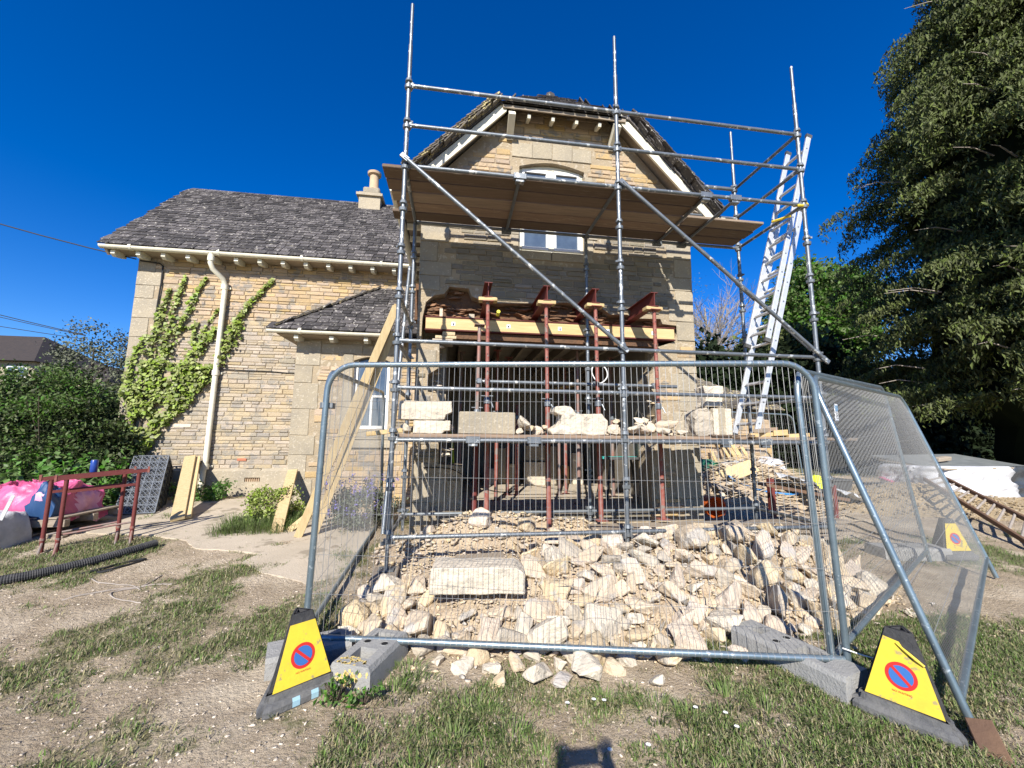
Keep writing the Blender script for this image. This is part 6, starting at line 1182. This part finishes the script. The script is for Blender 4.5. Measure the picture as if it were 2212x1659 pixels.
for k in range(9):
    x, y = random.choice(((1.35, 2.2), (1.1, 2.35), (.9, 2.1), (1.6, 2.0), (2.2, 2.5), (.8, 2.45))); x += random.uniform(-.15, .15); y += random.uniform(-.1, .1); t_ = thing('daisy_flower', 'tiny white daisy in the grass before the fence', 'daisy', (x, y, gz(x, y)), 'daisies in the grass'); z = gz(x, y) + .05
    mb = MB(); 
    for q in range(9): a = q * .698; mb.add([(x, y, z), (x + .011 * math.cos(a - .25), y + .011 * math.sin(a - .25), z + .003), (x + .013 * math.cos(a), y + .013 * math.sin(a), z + .002), (x + .011 * math.cos(a + .25), y + .011 * math.sin(a + .25), z + .003)], [(0, 1, 2, 3)])
    mb.build('petals', 'daisy', t_); mb = MB(); mb.tube([(x, y, z - .05), (x, y, z)], .0012, 4); mb.build('stem', 'grass', t_)
# conifer at right
cf = thing('giant_conifer', 'huge dark drooping conifer filling the right side', 'conifer tree', (18.3, 8.1, .3)); CX, CY = 18.3, 8.1
def crad(z): return 6.2 * (1 - (max(0, z - 8.2) / 17.6) ** 1.18) * (1 - .12 * sm(4.0, 1.6, z))
P = []; sizes = []
nf = 1050
for k in range(nf):
    z = 2.7 + 20 * (k / nf) ** 1.0 + random.uniform(-.2, .2); a = random.uniform(math.pi * .68, math.pi * 1.6)   # side towards the yard
    R = crad(z) * random.choice((1.03, .93, .78, .97, .86)) * random.uniform(.88, 1.06) * (1 + .2 * noise.noise(Vector((math.cos(a) * 2.5, math.sin(a) * 2.5, z * .45))))
    L = random.uniform(1.3, 2.5); out = np.array([math.cos(a), math.sin(a), 0]); side = np.array([-math.sin(a), math.cos(a), 0]); n = int(440 * L / 1.9)
    s = rng.uniform(0, 1, n) ** .8; w = rng.normal(0, .42, n) * (1.1 - s * .75); finger = np.round(w * 5) / 5 + rng.normal(0, .035, n); hang = rng.uniform(0, 1, n) ** 1.4 * (.12 + .75 * s) * (.6 + .4 * np.cos(np.round(w * 5) * 2.1))
    base = np.array([CX, CY, z]) + out * (R - L); P.append(base + out * (s * L)[:, None] + side * finger[:, None] + np.array([0, 0, 1.]) * (.28 * s - .72 * s ** 2.2 - hang)[:, None])
P = np.concatenate(P); P = P[P[:, 2] > 1.75 + .35 * np.sin(P[:, 0] * 2.1) + .25 * np.sin(P[:, 1] * 3.3 + P[:, 0] * 5)]
f_ = leaves(P, .15, 'foliage_sprays', 'conifer', cf, .30, 2.4, np.array([-.3, -.9, .5]), .8, .2); f_['kind'] = 'stuff'
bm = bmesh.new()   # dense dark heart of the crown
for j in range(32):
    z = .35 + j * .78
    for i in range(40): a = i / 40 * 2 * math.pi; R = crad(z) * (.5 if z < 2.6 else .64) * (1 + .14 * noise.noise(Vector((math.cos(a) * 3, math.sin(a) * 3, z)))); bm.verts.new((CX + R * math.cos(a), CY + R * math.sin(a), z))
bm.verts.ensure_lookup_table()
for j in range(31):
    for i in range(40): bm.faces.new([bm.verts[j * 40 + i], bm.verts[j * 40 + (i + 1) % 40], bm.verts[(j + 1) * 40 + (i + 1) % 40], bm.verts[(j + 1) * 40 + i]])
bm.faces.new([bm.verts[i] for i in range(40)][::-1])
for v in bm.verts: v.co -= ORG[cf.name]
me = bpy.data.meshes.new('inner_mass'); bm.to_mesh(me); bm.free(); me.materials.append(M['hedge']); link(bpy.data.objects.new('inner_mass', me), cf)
trunk(cf, [(CX, CY, .2), (CX, CY, 10), (CX, CY, 24)], .4, .05)
mb = MB()
for k in range(60):
    z = random.uniform(2.2, 16); a = random.uniform(math.pi * .8, math.pi * 1.5); R = crad(z) * random.uniform(.9, 1.04); o_ = Vector((math.cos(a), math.sin(a), 0)); p = Vector((CX, CY, z)) + o_ * (R - 1.2); mb.tube([p, p + o_ * .7 + Vector((0, 0, .12)), p + o_ * 1.3 + Vector((random.uniform(-.2, .2), 0, .02))], .022, 5, True, .006)
tw = mb.build('bare_twigs', 'paletwig', cf); tw['kind'] = 'stuff'
def simple_tree(name, label, cat, x, y, h, rx, ry, rzz, zc, n, m, size, cl, inner=None, group=None, trunk_r=.2, tm='bark'):
    t_ = thing(name, label, cat, (x, y, .33), group); trunk(t_, [(x, y, .2), (x + .1, y, h * .5), (x, y, h * .85)], trunk_r, trunk_r * .25, tm)
    branches(t_, [(x, y, h * q) for q in (.35, .45, .55, .65)], 12, max(rx, rzz) * .9, .9, tm, trunk_r * .3, 'limb')
    f_ = leaves(cloud(x, y, zc, rx, ry, rzz, n, cl), size, 'crown', m, t_, .6, .3); f_['kind'] = 'stuff'
    if inner: blob(x, y + .2, zc, rx * inner, ry * inner, rzz * inner, 'inner_mass', 'hedge', t_, x)
    return t_
simple_tree('feathery_tree', 'fresh green feathery tree between the ladder and the conifer', 'tree', 36.0, 34, 18, 5.4, 3.4, 5.6, 13.4, 30000, 'bright', .42, .6, .5)
simple_tree('dark_tree', 'darker green tree low behind the ladder foot', 'tree', 16.6, 18, 7, 2.4, 1.5, 2.6, 4.6, 16000, 'conifer', .24, .4, .7)
simple_tree('round_bush', 'light green rounded bush above the outbuilding roof', 'bush', 13.0, 19, 5.5, 2.2, 1.5, 1.3, 4.2, 9000, 'bright', .2, .3, .6)
bt = thing('bare_tree', 'leafless grey tree just right of the house corner', 'tree', (21.0, 25, .33)); trunk(bt, [(17.6, 25, .2), (17.5, 25, 4), (17.2, 25, 7), (17.0, 25, 10.5)], .2, .05, 'paletwig'); branches(bt, [(17.5, 25, q) for q in (3.5, 4.5, 5.5, 6.5, 7.5, 8.5)], 60, 3.9, .75, 'paletwig', .045, 'limb', .75, 12)
f_ = leaves(cloud(17.2, 25, 8.4, 2.6, 1.5, 4.2, 2400, .6), .09, 'buds', 'budtwig', bt, .6); f_['kind'] = 'stuff'
# dark trees and hedge behind right yard
hd = thing('dark_hedge', 'deep shaded evergreen hedge closing the yard behind the bulk bag', 'hedge', (22, 16, .33)); 
P = np.concatenate([cloud(x, 15.5 + .12 * (x - 10), 2.6, 2.2, 1.0, 3.2, 3800, .4) for x in np.arange(9.8, 44, 2.6)]); P = P[P[:, 2] > .2]; f_ = leaves(P, .28, 'foliage', 'hedge', hd, .6, .3); f_['kind'] = 'stuff'
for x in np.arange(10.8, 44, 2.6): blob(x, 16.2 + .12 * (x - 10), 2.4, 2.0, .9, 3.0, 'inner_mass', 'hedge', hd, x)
# trees and house far left
for (x, y, h, rx, rzz, n, m, lab) in ((-13.9, 17.5, 5.6, 1.3, 1.6, 5200, 'budtwig', 'grey brown half bare tree behind the shrub beside the wing corner'), (-12.6, 18.6, 6, .9, 1.9, 3000, 'budtwig', 'taller grey brown tree touching the wing corner'), (-14.6, 16.5, 4.4, .9, .9, 2200, 'bright', 'small fresh green tree left of the grey brown one')):
    simple_tree('garden_tree', lab, 'tree', x, y, h, rx, .9, rzz, h * .72, n, m, .1, .22, None, None, .1)
P = None
hg = thing('garden_hedge', 'dim green hedge line below the distant house', 'hedge', (-16, 15, .33)); P = np.concatenate([cloud(x, 14.5, 1.6, 1.5, .8, 1.5, 2600, .25) for x in np.arange(-27, -8, 1.7)]); f_ = leaves(P, .13, 'foliage', 'shrub', hg, .6, .3); f_['kind'] = 'stuff'
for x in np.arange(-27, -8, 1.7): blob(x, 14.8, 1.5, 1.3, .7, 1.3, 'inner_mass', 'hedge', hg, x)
fh = thing('distant_house', 'distant stone house with a dark hipped roof at the left edge', 'house', (-22, 23, .33)); mb = MB(); mb.box(-27, -20.2, 22.4, 28, 0, 4.95); mb.box(-20.2, -18.0, 23.4, 27.5, 0, 4.3); mb.build('wall', 'ashlar', fh)
rf = MB(); rf.add([(-27.5, 22, 4.9), (-19.9, 22, 4.9), (-19.9, 28.4, 4.9), (-27.5, 28.4, 4.9), (-25, 25, 6.7), (-22.3, 25, 6.7)], [(0, 1, 5, 4), (1, 2, 5), (2, 3, 4, 5), (3, 0, 4), (0, 3, 2, 1)]); rf.add([(-20, 23.1, 4.3), (-17.6, 23.1, 4.1), (-17.6, 28, 4.1), (-20, 28, 4.3), (-20, 25.4, 5.4), (-18.6, 25.4, 5.1)], [(0, 1, 5, 4), (1, 2, 5), (2, 3, 4, 5), (3, 0, 4)]); r_ = rf.build('roof', 'roofdark', fh)
for (x0, x1) in ((-21.3, -20.45), (-23.6, -22.8)):
    mb = MB(); mb.box(x0, x1, 22.34, 22.4, 3.9, 4.7); w_ = mb.build('window', 'white', fh)
    for k in (0, 1): a = x0 + .08 + k * (x1 - x0) / 2 * .94; mb = MB(); mb.box(a, a + (x1 - x0) / 2 - .14, 22.32, 22.338, 4.0, 4.62); mb.build('pane', 'glass', w_)
def wire(p, q, sag, label, r=.012):
    p = Vector(p); q = Vector(q); pts = [p.lerp(q, t / 12) - Vector((0, 0, sag * 4 * (t / 12) * (1 - t / 12))) for t in range(13)]; mb = MB(); mb.tube(pts, r, 5); meta(mb.build('overhead_wire', 'cablem'), label, 'wire')
wire((-6.36, YW - .05, 4.95), (-16, 8.0, 1.5 + 2.96 * 16 / 7.13 * .98), .35, 'thick overhead wire sloping up to the wing eaves at left', .012)
wire((-11.4, 14, 4.52), (-16.5, 14, 5.72), .03, 'upper thin overhead wire crossing the sky at the left edge', .012); wire((-11.4, 14, 4.5), (-16.5, 14, 5.60), .03, 'middle thin overhead wire at the left edge', .010); wire((-11.4, 14, 4.39), (-16.5, 14, 5.12), .03, 'lowest thin overhead wire at the left edge', .010)

# ================= PHOTOGRAPHER (stands behind the view; only the shadow of hands and phone falls into it) =================
ph = thing('person', 'photographer in dark clothes holding a phone up at eye height, casting the hand shadow on the grass', 'person', (0, -.5, 0))
ph['label'] = 'photographer in dark clothes holding up a phone, throwing the hand shadow on the grass'
def skin(name, verts, edges, m, sub=2):
    me = bpy.data.meshes.new(name); me.from_pydata([Vector(v[:3]) - ORG[ph.name] for v in verts], edges, []); me.materials.append(M[m]); o = bpy.data.objects.new(name, me); link(o, ph)
    md = o.modifiers.new('skin', 'SKIN'); ly = me.skin_vertices[0] if len(me.skin_vertices) else None
    if ly is None: bpy.context.view_layer.objects.active = o; o.select_set(True); bpy.ops.mesh.customdata_skin_add(); ly = me.skin_vertices[0]
    for i, v in enumerate(verts): ly.data[i].radius = (v[3], v[4] if len(v) > 4 else v[3])
    ly.data[0].use_root = True; md2 = o.modifiers.new('sub', 'SUBSURF'); md2.levels = sub; md2.render_levels = sub; return o
B_ = [(0, -.5, .95, .15, .11), (0, -.5, 1.12, .13, .10), (0, -.48, 1.32, .17, .11), (0, -.46, 1.45, .06), (0, -.44, 1.52, .055), (0, -.42, 1.61, .075, .09), (0, -.42, 1.68, .05)]
E_ = [(0, 1), (1, 2), (2, 3), (3, 4), (4, 5), (5, 6)]
for sg in (-1, 1):
    b = len(B_); B_ += [(sg * .18, -.47, 1.38, .06), (sg * .25, -.36, 1.17, .045), (sg * .17, -.15, 1.38, .032), (sg * .125, -.09, 1.455, .027), (sg * .10, -.5, .88, .09), (sg * .11, -.48, .5, .06), (sg * .12, -.52, .1, .04), (sg * .13, -.38, .05, .04)]; E_ += [(2, b), (b, b + 1), (b + 1, b + 2), (b + 2, b + 3), (0, b + 4), (b + 4, b + 5), (b + 5, b + 6), (b + 6, b + 7)]
skin('body', B_, E_, 'greybag', 2)
for sg in (-1, 1):
    wr = (sg * .125, -.09, 1.455)
    pv = [(*wr, .026), (sg * .112, -.06, 1.49, .032, .016), (sg * .105, -.045, 1.51, .03, .014)]; pe = [(0, 1), (1, 2)]
    for q, (dx, dz, ln) in enumerate(((.03, .012, .075), (.012, .02, .085), (-.006, .022, .08), (-.022, .014, .062))):
        a = (sg * (.105 + dx * .6), -.045, 1.515 + dz * .3); m1 = (a[0] + sg * dx * .5, -.04, a[2] + ln * .45); t1 = (m1[0] - sg * .004, -.045, m1[2] + ln * .4); b = len(pv); pv += [(*a, .0095), (*m1, .0085), (*t1, .0068)]; pe += [(2, b), (b, b + 1), (b + 1, b + 2)]
    b = len(pv); pv += [(sg * .085, -.05, 1.478, .0115), (sg * .062, -.052, 1.492, .0095)]; pe += [(1, b), (b, b + 1)]; skin('hand', pv, pe, 'rubble', 2)
mb = MB(); mb.obox((0, -.03, 1.503), (1, 0, 0), (0, 1, 0), (0, 0, 1), .155, .009, .078, .002); pho = mb.build('phone', 'blackr'); meta(pho, 'black phone held up sideways in the photographer hands', 'phone')
mb = MB(); mb.tube([(0, -.42, 1.60), (0, -.42, 1.66), (0, -.42, 1.70)], [.095, .085, .03], 12); mb.build('hair', 'bark', ph, True)
